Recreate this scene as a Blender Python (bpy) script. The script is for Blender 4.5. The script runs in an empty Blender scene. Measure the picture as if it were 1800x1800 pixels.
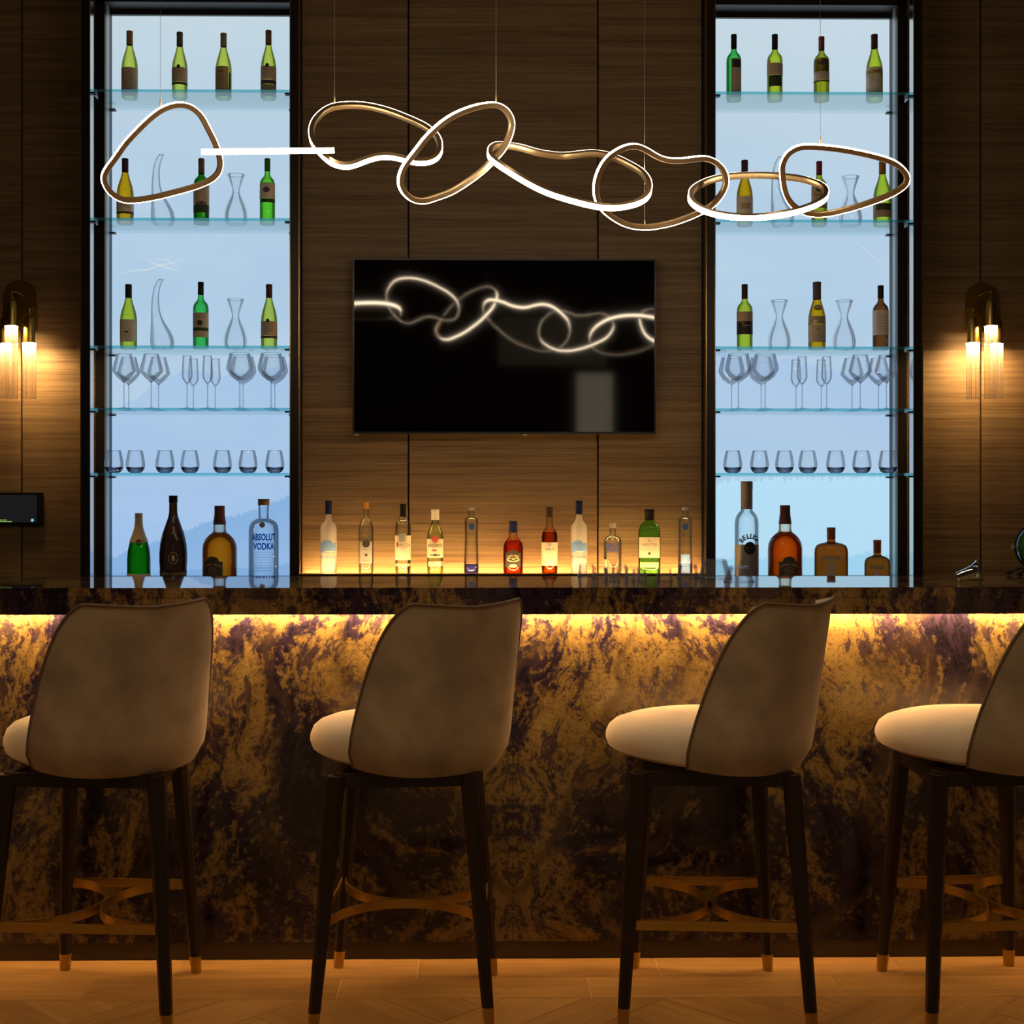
import bpy, bmesh, math, random
from mathutils import Vector, Matrix
random.seed(7)
R = math.radians
S = bpy.context.scene
COL = S.collection

# ------------------------------------------------------------------ camera, world, exposure
F, CX, CY, EYE, YAW = 2412.4, 872.6, 870.0, 1.39, 0.0135
cam_d = bpy.data.cameras.new('camera')
cam = bpy.data.objects.new('camera', cam_d); COL.objects.link(cam)
cam.location = (0, 0, EYE); cam.rotation_euler = (R(90), 0, -YAW)
cam_d.sensor_fit = 'HORIZONTAL'; cam_d.sensor_width = 36.0
cam_d.lens = F / 1800 * 36
cam_d.shift_x = (900 - CX) / 1800; cam_d.shift_y = (CY - 900) / 1800
cam_d.clip_start = 0.05
S.camera = cam
W = bpy.data.worlds.new('world'); S.world = W; W.use_nodes = True
W.node_tree.nodes['Background'].inputs[0].default_value = (1.0, 0.78, 0.5, 1)
W.node_tree.nodes['Background'].inputs[1].default_value = 0.01
S.view_settings.view_transform = 'Standard'
S.view_settings.look = 'None'
S.view_settings.exposure = 0.0
S.view_settings.gamma = 1.0
S.view_settings.use_curve_mapping = False
S.cycles.transparent_max_bounces = 40
S.cycles.max_bounces = 8
S.cycles.sample_clamp_indirect = 4.0
S.cycles.use_denoising = True

LED_BAR = 320.0
LED_LEDGE = 245.0
PEND = 52.0          # pendant diffuser
BULB = 900.0
DOWN = 58.0
PANEL = 1.10

def at(px, py, Y):
    """point of the room that lies at depth Y behind picture position px, py"""
    u, w = (px - CX) / F, (CY - py) / F
    dx = u * math.cos(YAW) + math.sin(YAW); dy = math.cos(YAW) - u * math.sin(YAW)
    t = Y / dy
    return Vector((dx * t, Y, EYE + w * t))
def ray(px, py):
    u, w = (px - CX) / F, (CY - py) / F
    return Vector((u * math.cos(YAW) + math.sin(YAW), math.cos(YAW) - u * math.sin(YAW), w))

YC, YCB = 4.06, 4.63          # bar top front and back edge
YP = 4.1125                     # bar front slabs
YF, YWALL, YPAN = 6.125, 6.3175, 6.431   # niche frame, wood wall, backlit panel
ZC = at(900, 1033, YC).z      # bar top height
CEIL = 4.3

# ------------------------------------------------------------------ materials
def new_mat(name):
    m = bpy.data.materials.new(name); m.use_nodes = True
    nt = m.node_tree; nt.nodes.clear()
    out = nt.nodes.new('ShaderNodeOutputMaterial')
    return m, nt, out
def nd(nt, t, **kw):
    n = nt.nodes.new(t)
    for k, v in kw.items():
        if k.startswith('i_'):
            key = k[2:]
            key = int(key) if key.isdigit() else key.replace('_', ' ')
            n.inputs[key].default_value = v
        else: setattr(n, k, v)
    return n
def c4(c): return (c[0], c[1], c[2], 1)
def pbr(name, col, rough=0.5, metal=0.0, spec=0.5, sheen=0.0, noise=None, bump=0.0):
    m, nt, out = new_mat(name)
    b = nd(nt, 'ShaderNodeBsdfPrincipled')
    b.inputs['Base Color'].default_value = c4(col); b.inputs['Roughness'].default_value = rough
    b.inputs['Metallic'].default_value = metal; b.inputs['Specular IOR Level'].default_value = spec
    if sheen:
        b.inputs['Sheen Weight'].default_value = sheen; b.inputs['Sheen Roughness'].default_value = .4
        b.inputs['Sheen Tint'].default_value = (1, .9, .75, 1)
    sc, amt = noise or (60.0, .12)
    tc = nd(nt, 'ShaderNodeTexCoord'); n = nd(nt, 'ShaderNodeTexNoise'); n.inputs['Scale'].default_value = sc
    n.inputs['Detail'].default_value = 5
    nt.links.new(tc.outputs['Object'], n.inputs['Vector'])
    mx = nd(nt, 'ShaderNodeMix', data_type='RGBA')
    mx.inputs[6].default_value = c4([v * (1 - amt) for v in col]); mx.inputs[7].default_value = c4([min(1, v * (1 + amt)) for v in col])
    nt.links.new(n.outputs['Fac'], mx.inputs[0]); nt.links.new(mx.outputs[2], b.inputs['Base Color'])
    if bump:
        bp = nd(nt, 'ShaderNodeBump'); bp.inputs['Strength'].default_value = bump; bp.inputs['Distance'].default_value = .002
        nt.links.new(n.outputs['Fac'], bp.inputs['Height']); nt.links.new(bp.outputs[0], b.inputs['Normal'])
    nt.links.new(b.outputs[0], out.inputs[0])
    return m
def emis(name, col, s):
    m, nt, out = new_mat(name)
    e = nd(nt, 'ShaderNodeEmission'); e.inputs[0].default_value = c4(col); e.inputs[1].default_value = s
    nt.links.new(e.outputs[0], out.inputs[0]); return m
def glass(name, mid, edge, rough=0.02, scatter=0.0, gloss=0.8, blend=.35, power=1.0):
    """thin clear or tinted glass: light passes straight through, tinted, with a fresnel sheen"""
    m, nt, out = new_mat(name)
    lw = nd(nt, 'ShaderNodeLayerWeight'); lw.inputs[0].default_value = blend
    mx = nd(nt, 'ShaderNodeMix', data_type='RGBA'); mx.inputs[6].default_value = c4(mid); mx.inputs[7].default_value = c4(edge)
    pw = nd(nt, 'ShaderNodeMath', operation='POWER'); pw.inputs[1].default_value = power
    nt.links.new(lw.outputs['Facing'], pw.inputs[0]); nt.links.new(pw.outputs[0], mx.inputs[0])
    tr = nd(nt, 'ShaderNodeBsdfTransparent'); nt.links.new(mx.outputs[2], tr.inputs[0])
    last = tr
    if scatter:
        tl = nd(nt, 'ShaderNodeBsdfTranslucent'); nt.links.new(mx.outputs[2], tl.inputs[0])
        df = nd(nt, 'ShaderNodeBsdfDiffuse'); nt.links.new(mx.outputs[2], df.inputs[0])
        a = nd(nt, 'ShaderNodeMixShader'); a.inputs[0].default_value = .5
        nt.links.new(tl.outputs[0], a.inputs[1]); nt.links.new(df.outputs[0], a.inputs[2])
        s = nd(nt, 'ShaderNodeMixShader'); s.inputs[0].default_value = scatter
        nt.links.new(tr.outputs[0], s.inputs[1]); nt.links.new(a.outputs[0], s.inputs[2]); last = s
    gl = nd(nt, 'ShaderNodeBsdfGlossy'); gl.inputs['Roughness'].default_value = rough
    fr = nd(nt, 'ShaderNodeFresnel'); fr.inputs[0].default_value = 1.45
    mu = nd(nt, 'ShaderNodeMath', operation='MULTIPLY'); mu.inputs[1].default_value = gloss
    nt.links.new(fr.outputs[0], mu.inputs[0])
    ms = nd(nt, 'ShaderNodeMixShader')
    nt.links.new(mu.outputs[0], ms.inputs[0]); nt.links.new(last.outputs[0], ms.inputs[1]); nt.links.new(gl.outputs[0], ms.inputs[2])
    nt.links.new(ms.outputs[0], out.inputs[0]); return m
def ramp(nt, stops, interp='LINEAR'):
    r = nd(nt, 'ShaderNodeValToRGB'); cr = r.color_ramp; cr.interpolation = interp
    while len(cr.elements) < len(stops): cr.elements.new(.5)
    for e, (p, c) in zip(cr.elements, stops):
        e.position = p; e.color = c4(c) if not isinstance(c, (int, float)) else (c, c, c, 1)
    return r
def mapped(nt, coord, scale=(1, 1, 1), loc=(0, 0, 0), rot=(0, 0, 0)):
    mp = nd(nt, 'ShaderNodeMapping'); mp.inputs['Scale'].default_value = scale
    mp.inputs['Location'].default_value = loc; mp.inputs['Rotation'].default_value = rot
    nt.links.new(coord, mp.inputs['Vector']); return mp.outputs[0]
def noise(nt, vec, scale, detail=4, rough=.55, dist=0.0):
    n = nd(nt, 'ShaderNodeTexNoise'); n.inputs['Scale'].default_value = scale; n.inputs['Detail'].default_value = detail
    n.inputs['Roughness'].default_value = rough; n.inputs['Distortion'].default_value = dist
    nt.links.new(vec, n.inputs['Vector']); return n
def math_n(nt, op, a, b=None, c=None, clamp=False):
    n = nd(nt, 'ShaderNodeMath', operation=op); n.use_clamp = clamp
    for i, v in enumerate((a, b, c)):
        if v is None: continue
        if isinstance(v, (int, float)): n.inputs[i].default_value = v
        else: nt.links.new(v, n.inputs[i])
    return n.outputs[0]
def mixc(nt, f, a, b):
    n = nd(nt, 'ShaderNodeMix', data_type='RGBA')
    for i, v in ((0, f), (6, a), (7, b)):
        if isinstance(v, (int, float)): n.inputs[i].default_value = v
        elif isinstance(v, tuple): n.inputs[i].default_value = c4(v)
        else: nt.links.new(v, n.inputs[i])
    return n.outputs[2]

def make_veneer():
    m, nt, out = new_mat('wood_veneer')
    g = nd(nt, 'ShaderNodeNewGeometry'); oi = nd(nt, 'ShaderNodeObjectInfo')
    off = nd(nt, 'ShaderNodeVectorMath', operation='ADD'); nt.links.new(g.outputs['Position'], off.inputs[0])
    cmb = nd(nt, 'ShaderNodeCombineXYZ'); nt.links.new(math_n(nt, 'MULTIPLY', oi.outputs['Random'], 9.0), cmb.inputs[0])
    nt.links.new(cmb.outputs[0], off.inputs[1]); P = off.outputs[0]
    n1 = noise(nt, mapped(nt, P, (1.6, 1, 150)), 1.0, 5, .6)
    n2 = noise(nt, mapped(nt, P, (.5, 1, 26)), 1.0, 3, .5)
    n3 = noise(nt, mapped(nt, P, (6, 1, 420)), 1.0, 2, .6)
    f = math_n(nt, 'ADD', math_n(nt, 'MULTIPLY', n1.outputs['Fac'], .5), math_n(nt, 'ADD', math_n(nt, 'MULTIPLY', n2.outputs['Fac'], .25), math_n(nt, 'MULTIPLY', n3.outputs['Fac'], .25)))
    r = ramp(nt, [(.36, (.105, .066, .033)), (.5, (.20, .130, .066)), (.66, (.29, .195, .105))]); nt.links.new(f, r.inputs[0])
    b = nd(nt, 'ShaderNodeBsdfPrincipled'); nt.links.new(r.outputs[0], b.inputs['Base Color'])
    b.inputs['Roughness'].default_value = .55; b.inputs['Specular IOR Level'].default_value = .3
    bp = nd(nt, 'ShaderNodeBump'); bp.inputs['Strength'].default_value = .25; bp.inputs['Distance'].default_value = .001
    nt.links.new(f, bp.inputs['Height']); nt.links.new(bp.outputs[0], b.inputs['Normal'])
    nt.links.new(b.outputs[0], out.inputs[0]); return m

def make_stone(xc, name='stone', polish=.16):
    m, nt, out = new_mat(name)
    g = nd(nt, 'ShaderNodeNewGeometry'); sx = nd(nt, 'ShaderNodeSeparateXYZ'); nt.links.new(g.outputs['Position'], sx.inputs[0])
    ax = math_n(nt, 'ABSOLUTE', math_n(nt, 'SUBTRACT', sx.outputs[0], xc))
    # bookmatched: pattern folds every slab width
    ax = math_n(nt, 'PINGPONG', ax, 1.62)
    cb = nd(nt, 'ShaderNodeCombineXYZ'); nt.links.new(ax, cb.inputs[0]); nt.links.new(sx.outputs[1], cb.inputs[1]); nt.links.new(sx.outputs[2], cb.inputs[2])
    P = cb.outputs[0]
    w = noise(nt, P, 1.5, 3, .5)
    wv = nd(nt, 'ShaderNodeVectorMath', operation='MULTIPLY_ADD'); wv.inputs[1].default_value = (.75, .75, .75)
    nt.links.new(w.outputs['Color'], wv.inputs[0]); nt.links.new(P, wv.inputs[2])
    V = wv.outputs[0]
    flow = mapped(nt, V, (1.0, 1.0, .42), rot=(0, R(-34), 0))
    big = noise(nt, flow, 3.0, 9, .70, .4)
    mid = noise(nt, flow, 9.0, 8, .68, .3)
    fine = noise(nt, P, 46.0, 6, .7)
    spk = noise(nt, P, 130.0, 3, .6)
    f = math_n(nt, 'ADD', math_n(nt, 'MULTIPLY', big.outputs['Fac'], .50), math_n(nt, 'MULTIPLY', mid.outputs['Fac'], .28))
    f = math_n(nt, 'ADD', f, math_n(nt, 'MULTIPLY', fine.outputs['Fac'], .22))
    r = ramp(nt, [(.440, (.0085, .0065, .0125)), (.484, (.020, .0125, .028)), (.502, (.085, .058, .036)), (.520, (.175, .118, .038)), (.60, (.275, .190, .064)), (.70, (.38, .280, .130))])
    nt.links.new(f, r.inputs[0])
    # purple bruises and dark speckles on the gold
    pm = ramp(nt, [(.525, 0.0), (.565, 1.0)]); nt.links.new(noise(nt, flow, 21.0, 9, .74).outputs['Fac'], pm.inputs[0])
    col = mixc(nt, math_n(nt, 'MULTIPLY', pm.outputs[0], .85), r.outputs[0], (.026, .016, .034))
    sp = ramp(nt, [(.55, 0.0), (.62, 1.0)]); nt.links.new(spk.outputs['Fac'], sp.inputs[0])
    col = mixc(nt, math_n(nt, 'MULTIPLY', sp.outputs[0], .5), col, (.030, .018, .026))
    # long veins
    wvx = nd(nt, 'ShaderNodeTexWave'); wvx.inputs['Scale'].default_value = 1.3; wvx.inputs['Distortion'].default_value = 9; wvx.inputs['Detail'].default_value = 4
    nt.links.new(flow, wvx.inputs['Vector'])
    vr = ramp(nt, [(.0, 1.0), (.10, 0.0)]); nt.links.new(wvx.outputs['Fac'], vr.inputs[0])
    col = mixc(nt, math_n(nt, 'MULTIPLY', vr.outputs[0], .55), col, (.05, .032, .02))
    b = nd(nt, 'ShaderNodeBsdfPrincipled'); nt.links.new(col, b.inputs['Base Color'])
    b.inputs['Roughness'].default_value = polish; b.inputs['Specular IOR Level'].default_value = .5
    nt.links.new(b.outputs[0], out.inputs[0]); return m

def make_plank():
    m, nt, out = new_mat('floor_oak')
    tc = nd(nt, 'ShaderNodeTexCoord'); oi = nd(nt, 'ShaderNodeObjectInfo')
    cmb = nd(nt, 'ShaderNodeCombineXYZ'); nt.links.new(math_n(nt, 'MULTIPLY', oi.outputs['Random'], 13.0), cmb.inputs[1])
    add = nd(nt, 'ShaderNodeVectorMath', operation='ADD'); nt.links.new(tc.outputs['Object'], add.inputs[0]); nt.links.new(cmb.outputs[0], add.inputs[1])
    n1 = noise(nt, mapped(nt, add.outputs[0], (2.2, 34, 1)), 1.0, 6, .6, .3)
    n2 = noise(nt, mapped(nt, add.outputs[0], (1.4, 6, 1)), 1.0, 3, .5)
    f = math_n(nt, 'ADD', math_n(nt, 'MULTIPLY', n1.outputs['Fac'], .6), math_n(nt, 'MULTIPLY', n2.outputs['Fac'], .4))
    f = math_n(nt, 'ADD', f, math_n(nt, 'MULTIPLY', math_n(nt, 'SUBTRACT', oi.outputs['Random'], .5), .16))
    r = ramp(nt, [(.3, (.165, .086, .023)), (.5, (.255, .136, .038)), (.7, (.345, .194, .062))]); nt.links.new(f, r.inputs[0])
    b = nd(nt, 'ShaderNodeBsdfPrincipled'); nt.links.new(r.outputs[0], b.inputs['Base Color'])
    b.inputs['Roughness'].default_value = .5; b.inputs['Specular IOR Level'].default_value = .3
    nt.links.new(b.outputs[0], out.inputs[0]); return m

def make_print(name, ridges, top, midc, low, dark, xr):
    """backlit printed landscape: pale misty sky over receding wooded ridges"""
    m, nt, out = new_mat(name)
    g = nd(nt, 'ShaderNodeNewGeometry'); sx = nd(nt, 'ShaderNodeSeparateXYZ'); nt.links.new(g.outputs['Position'], sx.inputs[0])
    X, Z = sx.outputs[0], sx.outputs[2]
    zf = math_n(nt, 'DIVIDE', math_n(nt, 'SUBTRACT', Z, 1.0), 2.65)
    r = ramp(nt, [(0.0, low), (.25, midc), (.6, midc), (1.0, top)]); nt.links.new(zf, r.inputs[0])
    cl = noise(nt, mapped(nt, g.outputs['Position'], (.8, 1, 1.6)), 1.3, 4, .55, .5)
    col = mixc(nt, math_n(nt, 'MULTIPLY', math_n(nt, 'SUBTRACT', cl.outputs['Fac'], .42), 1.0, clamp=True), r.outputs[0], (.56, .69, .78))
    for (x0, z0, slope, rough, spike, depth, c, a) in ridges:
        xs = math_n(nt, 'SUBTRACT', X, x0)
        cmb = nd(nt, 'ShaderNodeCombineXYZ'); nt.links.new(X, cmb.inputs[0]); cmb.inputs[1].default_value = z0 * 7
        h1 = noise(nt, cmb.outputs[0], 3.2, 3, .5).outputs['Fac']; h2 = noise(nt, cmb.outputs[0], 70, 2, .6).outputs['Fac']
        h = math_n(nt, 'ADD', math_n(nt, 'MULTIPLY_ADD', xs, slope, z0), math_n(nt, 'MULTIPLY', math_n(nt, 'SUBTRACT', h1, .5), rough))
        h = math_n(nt, 'ADD', h, math_n(nt, 'MULTIPLY', math_n(nt, 'SUBTRACT', h2, .5), spike))
        d = math_n(nt, 'SUBTRACT', h, Z)
        e = math_n(nt, 'MULTIPLY', d, 140.0, clamp=True)
        fade = math_n(nt, 'SUBTRACT', 1.0, math_n(nt, 'DIVIDE', d, depth), clamp=True)
        k = math_n(nt, 'MULTIPLY', math_n(nt, 'MULTIPLY', e, fade), a)
        col = mixc(nt, k, col, c)
    e = nd(nt, 'ShaderNodeEmission'); nt.links.new(col, e.inputs[0]); e.inputs[1].default_value = PANEL
    gl = nd(nt, 'ShaderNodeBsdfGlossy'); gl.inputs['Roughness'].default_value = .06
    fr = nd(nt, 'ShaderNodeFresnel'); fr.inputs[0].default_value = 1.3
    ms = nd(nt, 'ShaderNodeMixShader'); nt.links.new(fr.outputs[0], ms.inputs[0]); nt.links.new(e.outputs[0], ms.inputs[1]); nt.links.new(gl.outputs[0], ms.inputs[2])
    nt.links.new(ms.outputs[0], out.inputs[0]); return m

M = {}
M['veneer'] = make_veneer(); M['floor'] = make_plank()
XBOOK = at(902, 1500, YP).x
M['stone'] = make_stone(XBOOK, 'granite')
M['stone_top'] = make_stone(XBOOK, 'granite_polished', .025)
M['black'] = pbr('joint_black', (.006, .005, .004), .8)
M['joint'] = pbr('floor_joint_lit', (.46, .31, .15), .6)  # pale tone puts the light caught by plank edges into the joints
M['ceil'] = pbr('plaster_dark', (.10, .085, .07), .8)
M['sidewall'] = pbr('plaster_brown', (.09, .065, .045), .8)
M['frame'] = pbr('dark_bronze', (.020, .016, .013), .42, .3)
M['frame_gloss'] = pbr('polished_bronze', (.62, .60, .58), .12, 1.0)
M['satin'] = pbr('satin_aluminium', (.50, .50, .50), .45, .6)
M['gold'] = pbr('brass_trim', (.62, .40, .14), .3, 1.0)
M['brass'] = pbr('aged_brass', (.50, .33, .075), .36, 1.0)
M['pgold'] = pbr('pendant_gold', (.52, .37, .20), .38, .75)
M['pled'] = emis('pendant_led', (1.0, .80, .56), PEND)
M['led'] = emis('warm_led', (1.0, .58, .25), LED_BAR)
M['led2'] = emis('ledge_led', (1.0, .60, .22), LED_LEDGE)
M['led4'] = emis('spill_led', (1.0, .56, .22), LED_BAR * .92)
M['led3'] = emis('cove_led', (1.0, .56, .19), LED_LEDGE * .50)
M['bulb'] = emis('bulb', (1.0, .66, .30), BULB)
M['velvet'] = pbr('taupe_velvet', (.36, .285, .195), .85, 0, .2, .35, (9.0, .55), .0)
M['velvet_lit'] = pbr('taupe_velvet_lit', (.70, .585, .435), .85, 0, .2, .35, (9.0, .08), .0)  # same velvet made paler: light falling on the seat is in the colour
M['piping'] = pbr('piping', (.16, .115, .07), .8)
M['legwood'] = pbr('wenge', (.016, .0085, .006), .45, 0, .4, 0, (30, .3))
M['kick'] = pbr('kick_metal', (.055, .042, .026), .4, .4)
M['tvscreen'] = pbr('screen_black', (.003, .0025, .003), .045, 0, .40)
M['tvframe'] = pbr('bezel_black', (.012, .011, .01), .35)
M['tabscreen'] = emis('tablet_screen', (.011, .010, .011), 1.0)
M['tabgreen'] = emis('tablet_text', (.28, .55, .10), 1.0)
M['tabblue'] = emis('tablet_icon', (.12, .40, .46), 1.0)
M['tabwhite'] = emis('tablet_icon_light', (.45, .85, .9), 1.0)
M['shelf'] = glass('shelf_glass', (.955, .985, .985), (.80, .93, .94), .01, 0, .55, .2)
M['shelfedge'] = glass('shelf_edge', (.62, .94, .96), (.62, .94, .96), .05, .06, .12)
M['clear'] = glass('clear_glass', (.968, .975, .982), (.50, .54, .62), .02, 0, .6, .5, 2.6)
M['clear2'] = glass('thick_glass', (.84, .86, .91), (.22, .22, .32), .02, 0, .9, .5, 1.3)
M['barglass'] = glass('bar_glass', (.975, .972, .98), (.84, .83, .92), .04, .04, .45, .5, 3.0)
M['fluted'] = glass('fluted_glass', (.97, .93, .86), (.62, .52, .40), .05, .10, .7, .3)
M['white_lit'] = emis('lit_doorway', (1.0, .80, .58), 2.0)
M['white_dim'] = emis('lit_wall_patch', (1.0, .82, .52), .26)  # emission stands in for light on a patch of wall
M['lens'] = emis('fill_lens', (1.0, .78, .5), 3.0)

# ------------------------------------------------------------------ mesh helpers
class MB:
    def __init__(s): s.v, s.f = [], []
    def add(s, v, f):
        o = len(s.v); s.v += [tuple(p) for p in v]; s.f += [tuple(i + o for i in q) for q in f]; return s
    def box(s, x0, x1, y0, y1, z0, z1):
        return s.add([(x0, y0, z0), (x1, y0, z0), (x1, y1, z0), (x0, y1, z0), (x0, y0, z1), (x1, y0, z1), (x1, y1, z1), (x0, y1, z1)],
                     [(0, 3, 2, 1), (4, 5, 6, 7), (0, 1, 5, 4), (1, 2, 6, 5), (2, 3, 7, 6), (3, 0, 4, 7)])
    def lathe(s, prof, seg=24, cx=0, cy=0, cz=0, sx=1, sy=1, power=2.0, centers=None):
        rings = []; v = []; f = []
        for k, (r, z) in enumerate(prof):
            ox, oy = centers[k] if centers else (0, 0)
            if r < 1e-6: rings.append([len(v)]); v.append((cx + ox, cy + oy, cz + z)); continue
            ring = []
            for i in range(seg):
                a = 2 * math.pi * i / seg; c, q = math.cos(a), math.sin(a)
                if power != 2.0:
                    c = math.copysign(abs(c) ** (2 / power), c); q = math.copysign(abs(q) ** (2 / power), q)
                ring.append(len(v)); v.append((cx + ox + r * c * sx, cy + oy + r * q * sy, cz + z))
            rings.append(ring)
        for a, b in zip(rings, rings[1:]):
            for i in range(seg):
                j = (i + 1) % seg
                if len(a) == 1 and len(b) == 1: continue
                if len(a) == 1: f.append((a[0], b[j], b[i]))
                elif len(b) == 1: f.append((a[i], a[j], b[0]))
                else: f.append((a[i], a[j], b[j], b[i]))
        return s.add(v, f)
    def tube(s, pts, rad, seg=8, closed=False, flat=None):
        pts = [Vector(p) for p in pts]; n = len(pts); v = []; f = []
        prev = None
        for i, p in enumerate(pts):
            if closed: t = pts[(i + 1) % n] - pts[i - 1]
            else: t = pts[min(i + 1, n - 1)] - pts[max(i - 1, 0)]
            t.normalize()
            if prev is None:
                a = Vector((0, 0, 1)) if abs(t.z) < .9 else Vector((1, 0, 0)); u = t.cross(a).normalized()
            else: u = (prev - t * prev.dot(t)).normalized()
            prev = u; w = t.cross(u)
            r = rad[i] if isinstance(rad, (list, tuple)) else rad
            for k in range(seg):
                a = 2 * math.pi * (k + .5) / seg; v.append(p + u * (math.cos(a) * r) + w * (math.sin(a) * r))
        m = n if closed else n - 1
        for i in range(m):
            for k in range(seg):
                a, b = i * seg + k, i * seg + (k + 1) % seg; j = ((i + 1) % n) * seg
                f.append((a, b, j + (k + 1) % seg, j + k))
        if not closed:
            f.append(tuple(reversed(range(seg)))); f.append(tuple(range((n - 1) * seg, n * seg)))
        return s.add(v, f)
    def poly(s, pts2, y0, y1, fn=None):
        """outline in x,z extruded from y0 to y1"""
        n = len(pts2); v = [(x, y0, z) for x, z in pts2] + [(x, y1, z) for x, z in pts2]
        f = [tuple(range(n)), tuple(reversed(range(n, 2 * n)))] + [(i, i + n, (i + 1) % n + n, (i + 1) % n) for i in range(n)]
        return s.add(v, f)
    def build(s, name, mat, parent=None, smooth=False, bevel=0.0, loc=None, rz=0.0):
        me = bpy.data.meshes.new(name); me.from_pydata(s.v, [], s.f); me.validate()
        bm = bmesh.new(); bm.from_mesh(me)
        if bevel:
            bmesh.ops.bevel(bm, geom=[e for e in bm.edges if e.is_manifold and e.calc_face_angle(0) > .6], offset=bevel, segments=2, affect='EDGES')
        bmesh.ops.recalc_face_normals(bm, faces=bm.faces)
        bm.to_mesh(me); bm.free()
        me.materials.append(mat)
        if smooth:
            for p in me.polygons: p.use_smooth = True
            try: me.set_sharp_from_angle(angle=R(38))
            except Exception: pass
        o = bpy.data.objects.new(name, me); COL.objects.link(o)
        if parent: o.parent = parent
        if loc is not None: o.location = loc
        if rz: o.rotation_euler = (0, 0, rz)
        return o
def tag(o, label=None, cat=None, group=None, kind=None):
    if label: o['label'] = label
    if cat: o['category'] = cat
    if group: o['group'] = group
    if kind: o['kind'] = kind
    return o
def thing(name, label, cat, loc=(0, 0, 0), rz=0, group=None):
    o = bpy.data.objects.new(name, None); COL.objects.link(o); o.empty_display_size = .05
    o.location = loc; o.rotation_euler = (0, 0, rz)
    return tag(o, label, cat, group)
def copy_tree(o, parent=None):
    c = o.copy(); COL.objects.link(c); c.parent = parent
    for ch in list(o.children): copy_tree(ch, c)
    return c
def struct(o, label=None, cat=None): return tag(o, label, cat, None, 'structure')

# ------------------------------------------------------------------ setting: floor
XL, XR, YB = -4.6, 4.6, -3.5
floor = struct(MB().box(XL, XR, YB, 6.7, -.06, -.0012).build('floor', M['joint']), 'warm brown oak plank floor in front of the bar', 'floor')
def clip_poly(poly, y0, y1):
    for lim, sgn in ((y0, 1), (y1, -1)):
        o = []
        for i, p in enumerate(poly):
            q = poly[(i + 1) % len(poly)]; a, b = sgn * (p[1] - lim), sgn * (q[1] - lim)
            if a >= 0: o.append(p)
            if a * b < 0:
                t = a / (a - b); o.append((p[0] + (q[0] - p[0]) * t, p[1] + (q[1] - p[1]) * t))
        poly = o
        if len(poly) < 3: return None
    return poly
GAP = .0012
def plank(poly, ang):
    cx = sum(p[0] for p in poly) / len(poly); cy = sum(p[1] for p in poly) / len(poly)
    ca, sa = math.cos(-ang), math.sin(-ang)
    loc = [((x - cx) * ca - (y - cy) * sa, (x - cx) * sa + (y - cy) * ca) for x, y in poly]
    n = len(loc); mb = MB()
    mb.add([(x, y, 0) for x, y in loc] + [(x, y, -.012) for x, y in loc], [tuple(range(n)), tuple(reversed(range(n, 2 * n)))] + [(i, i + n, (i + 1) % n + n, (i + 1) % n) for i in range(n)])
    return mb.build('floor_plank', M['floor'], floor, loc=(cx, cy, 0), rz=ang)
for (ya, yb, xj) in ((3.951, 4.1125, at(320, 1690, 4.104).x), (3.789, 3.9505, at(167, 1719, 3.948).x)):
    x = xj - .706 * 3
    while x < 2.4:
        plank([(x + GAP, ya), (x + .706 - GAP, ya), (x + .706 - GAP, yb), (x + GAP, yb)], 0); x += .706
LW, WW = .70, .158
def herring():
    ang = R(45); ox, oy = at(849, 1770, 3.728).x, 3.728
    for i in range(-16, 17):
        for j in range(-6, 7):
            # classic herringbone: pairs of planks stepping along the diagonal
            bx, by = i * WW + j * LW, i * WW - j * LW
            for k in (0, 1):
                if k == 0: q = [(bx, by), (bx + LW, by), (bx + LW, by + WW), (bx, by + WW)]
                else: q = [(bx - WW, by), (bx, by), (bx, by + LW), (bx - WW, by + LW)]
                q = [(x + (GAP if t in (0, 3) else -GAP), y + (GAP if t in (0, 1) else -GAP)) for t, (x, y) in enumerate(q)]
                p = [(ox + x * math.cos(ang) - y * math.sin(ang), oy + x * math.sin(ang) + y * math.cos(ang)) for x, y in q]
                c = (sum(a for a, _ in p) / 4, sum(b for _, b in p) / 4)
                if not (-2.4 < c[0] < 2.4 and 2.7 < c[1] < 4.4): continue
                p = clip_poly(p, 2.8, 3.7875)
                if p: plank(p, ang if k == 0 else ang + R(90))
herring()

# ------------------------------------------------------------------ setting: walls and ceiling
struct(MB().box(XL, XR, YB, 6.9, CEIL, CEIL + .1).build('ceiling', M['ceil']), 'dark plaster ceiling above the bar', 'ceiling')
struct(MB().box(XL - .1, XL, YB, 6.7, 0, CEIL).build('wall_left', M['sidewall']), 'dark brown side wall left of the bar', 'wall')
struct(MB().box(XR, XR + .1, YB, 6.7, 0, CEIL).build('wall_right', M['sidewall']), 'dark brown side wall right of the bar', 'wall')
struct(MB().box(XL, XR, YB - .1, YB, 0, CEIL).build('wall_rear', M['sidewall']), 'dark brown wall behind the viewer', 'wall')
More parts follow.
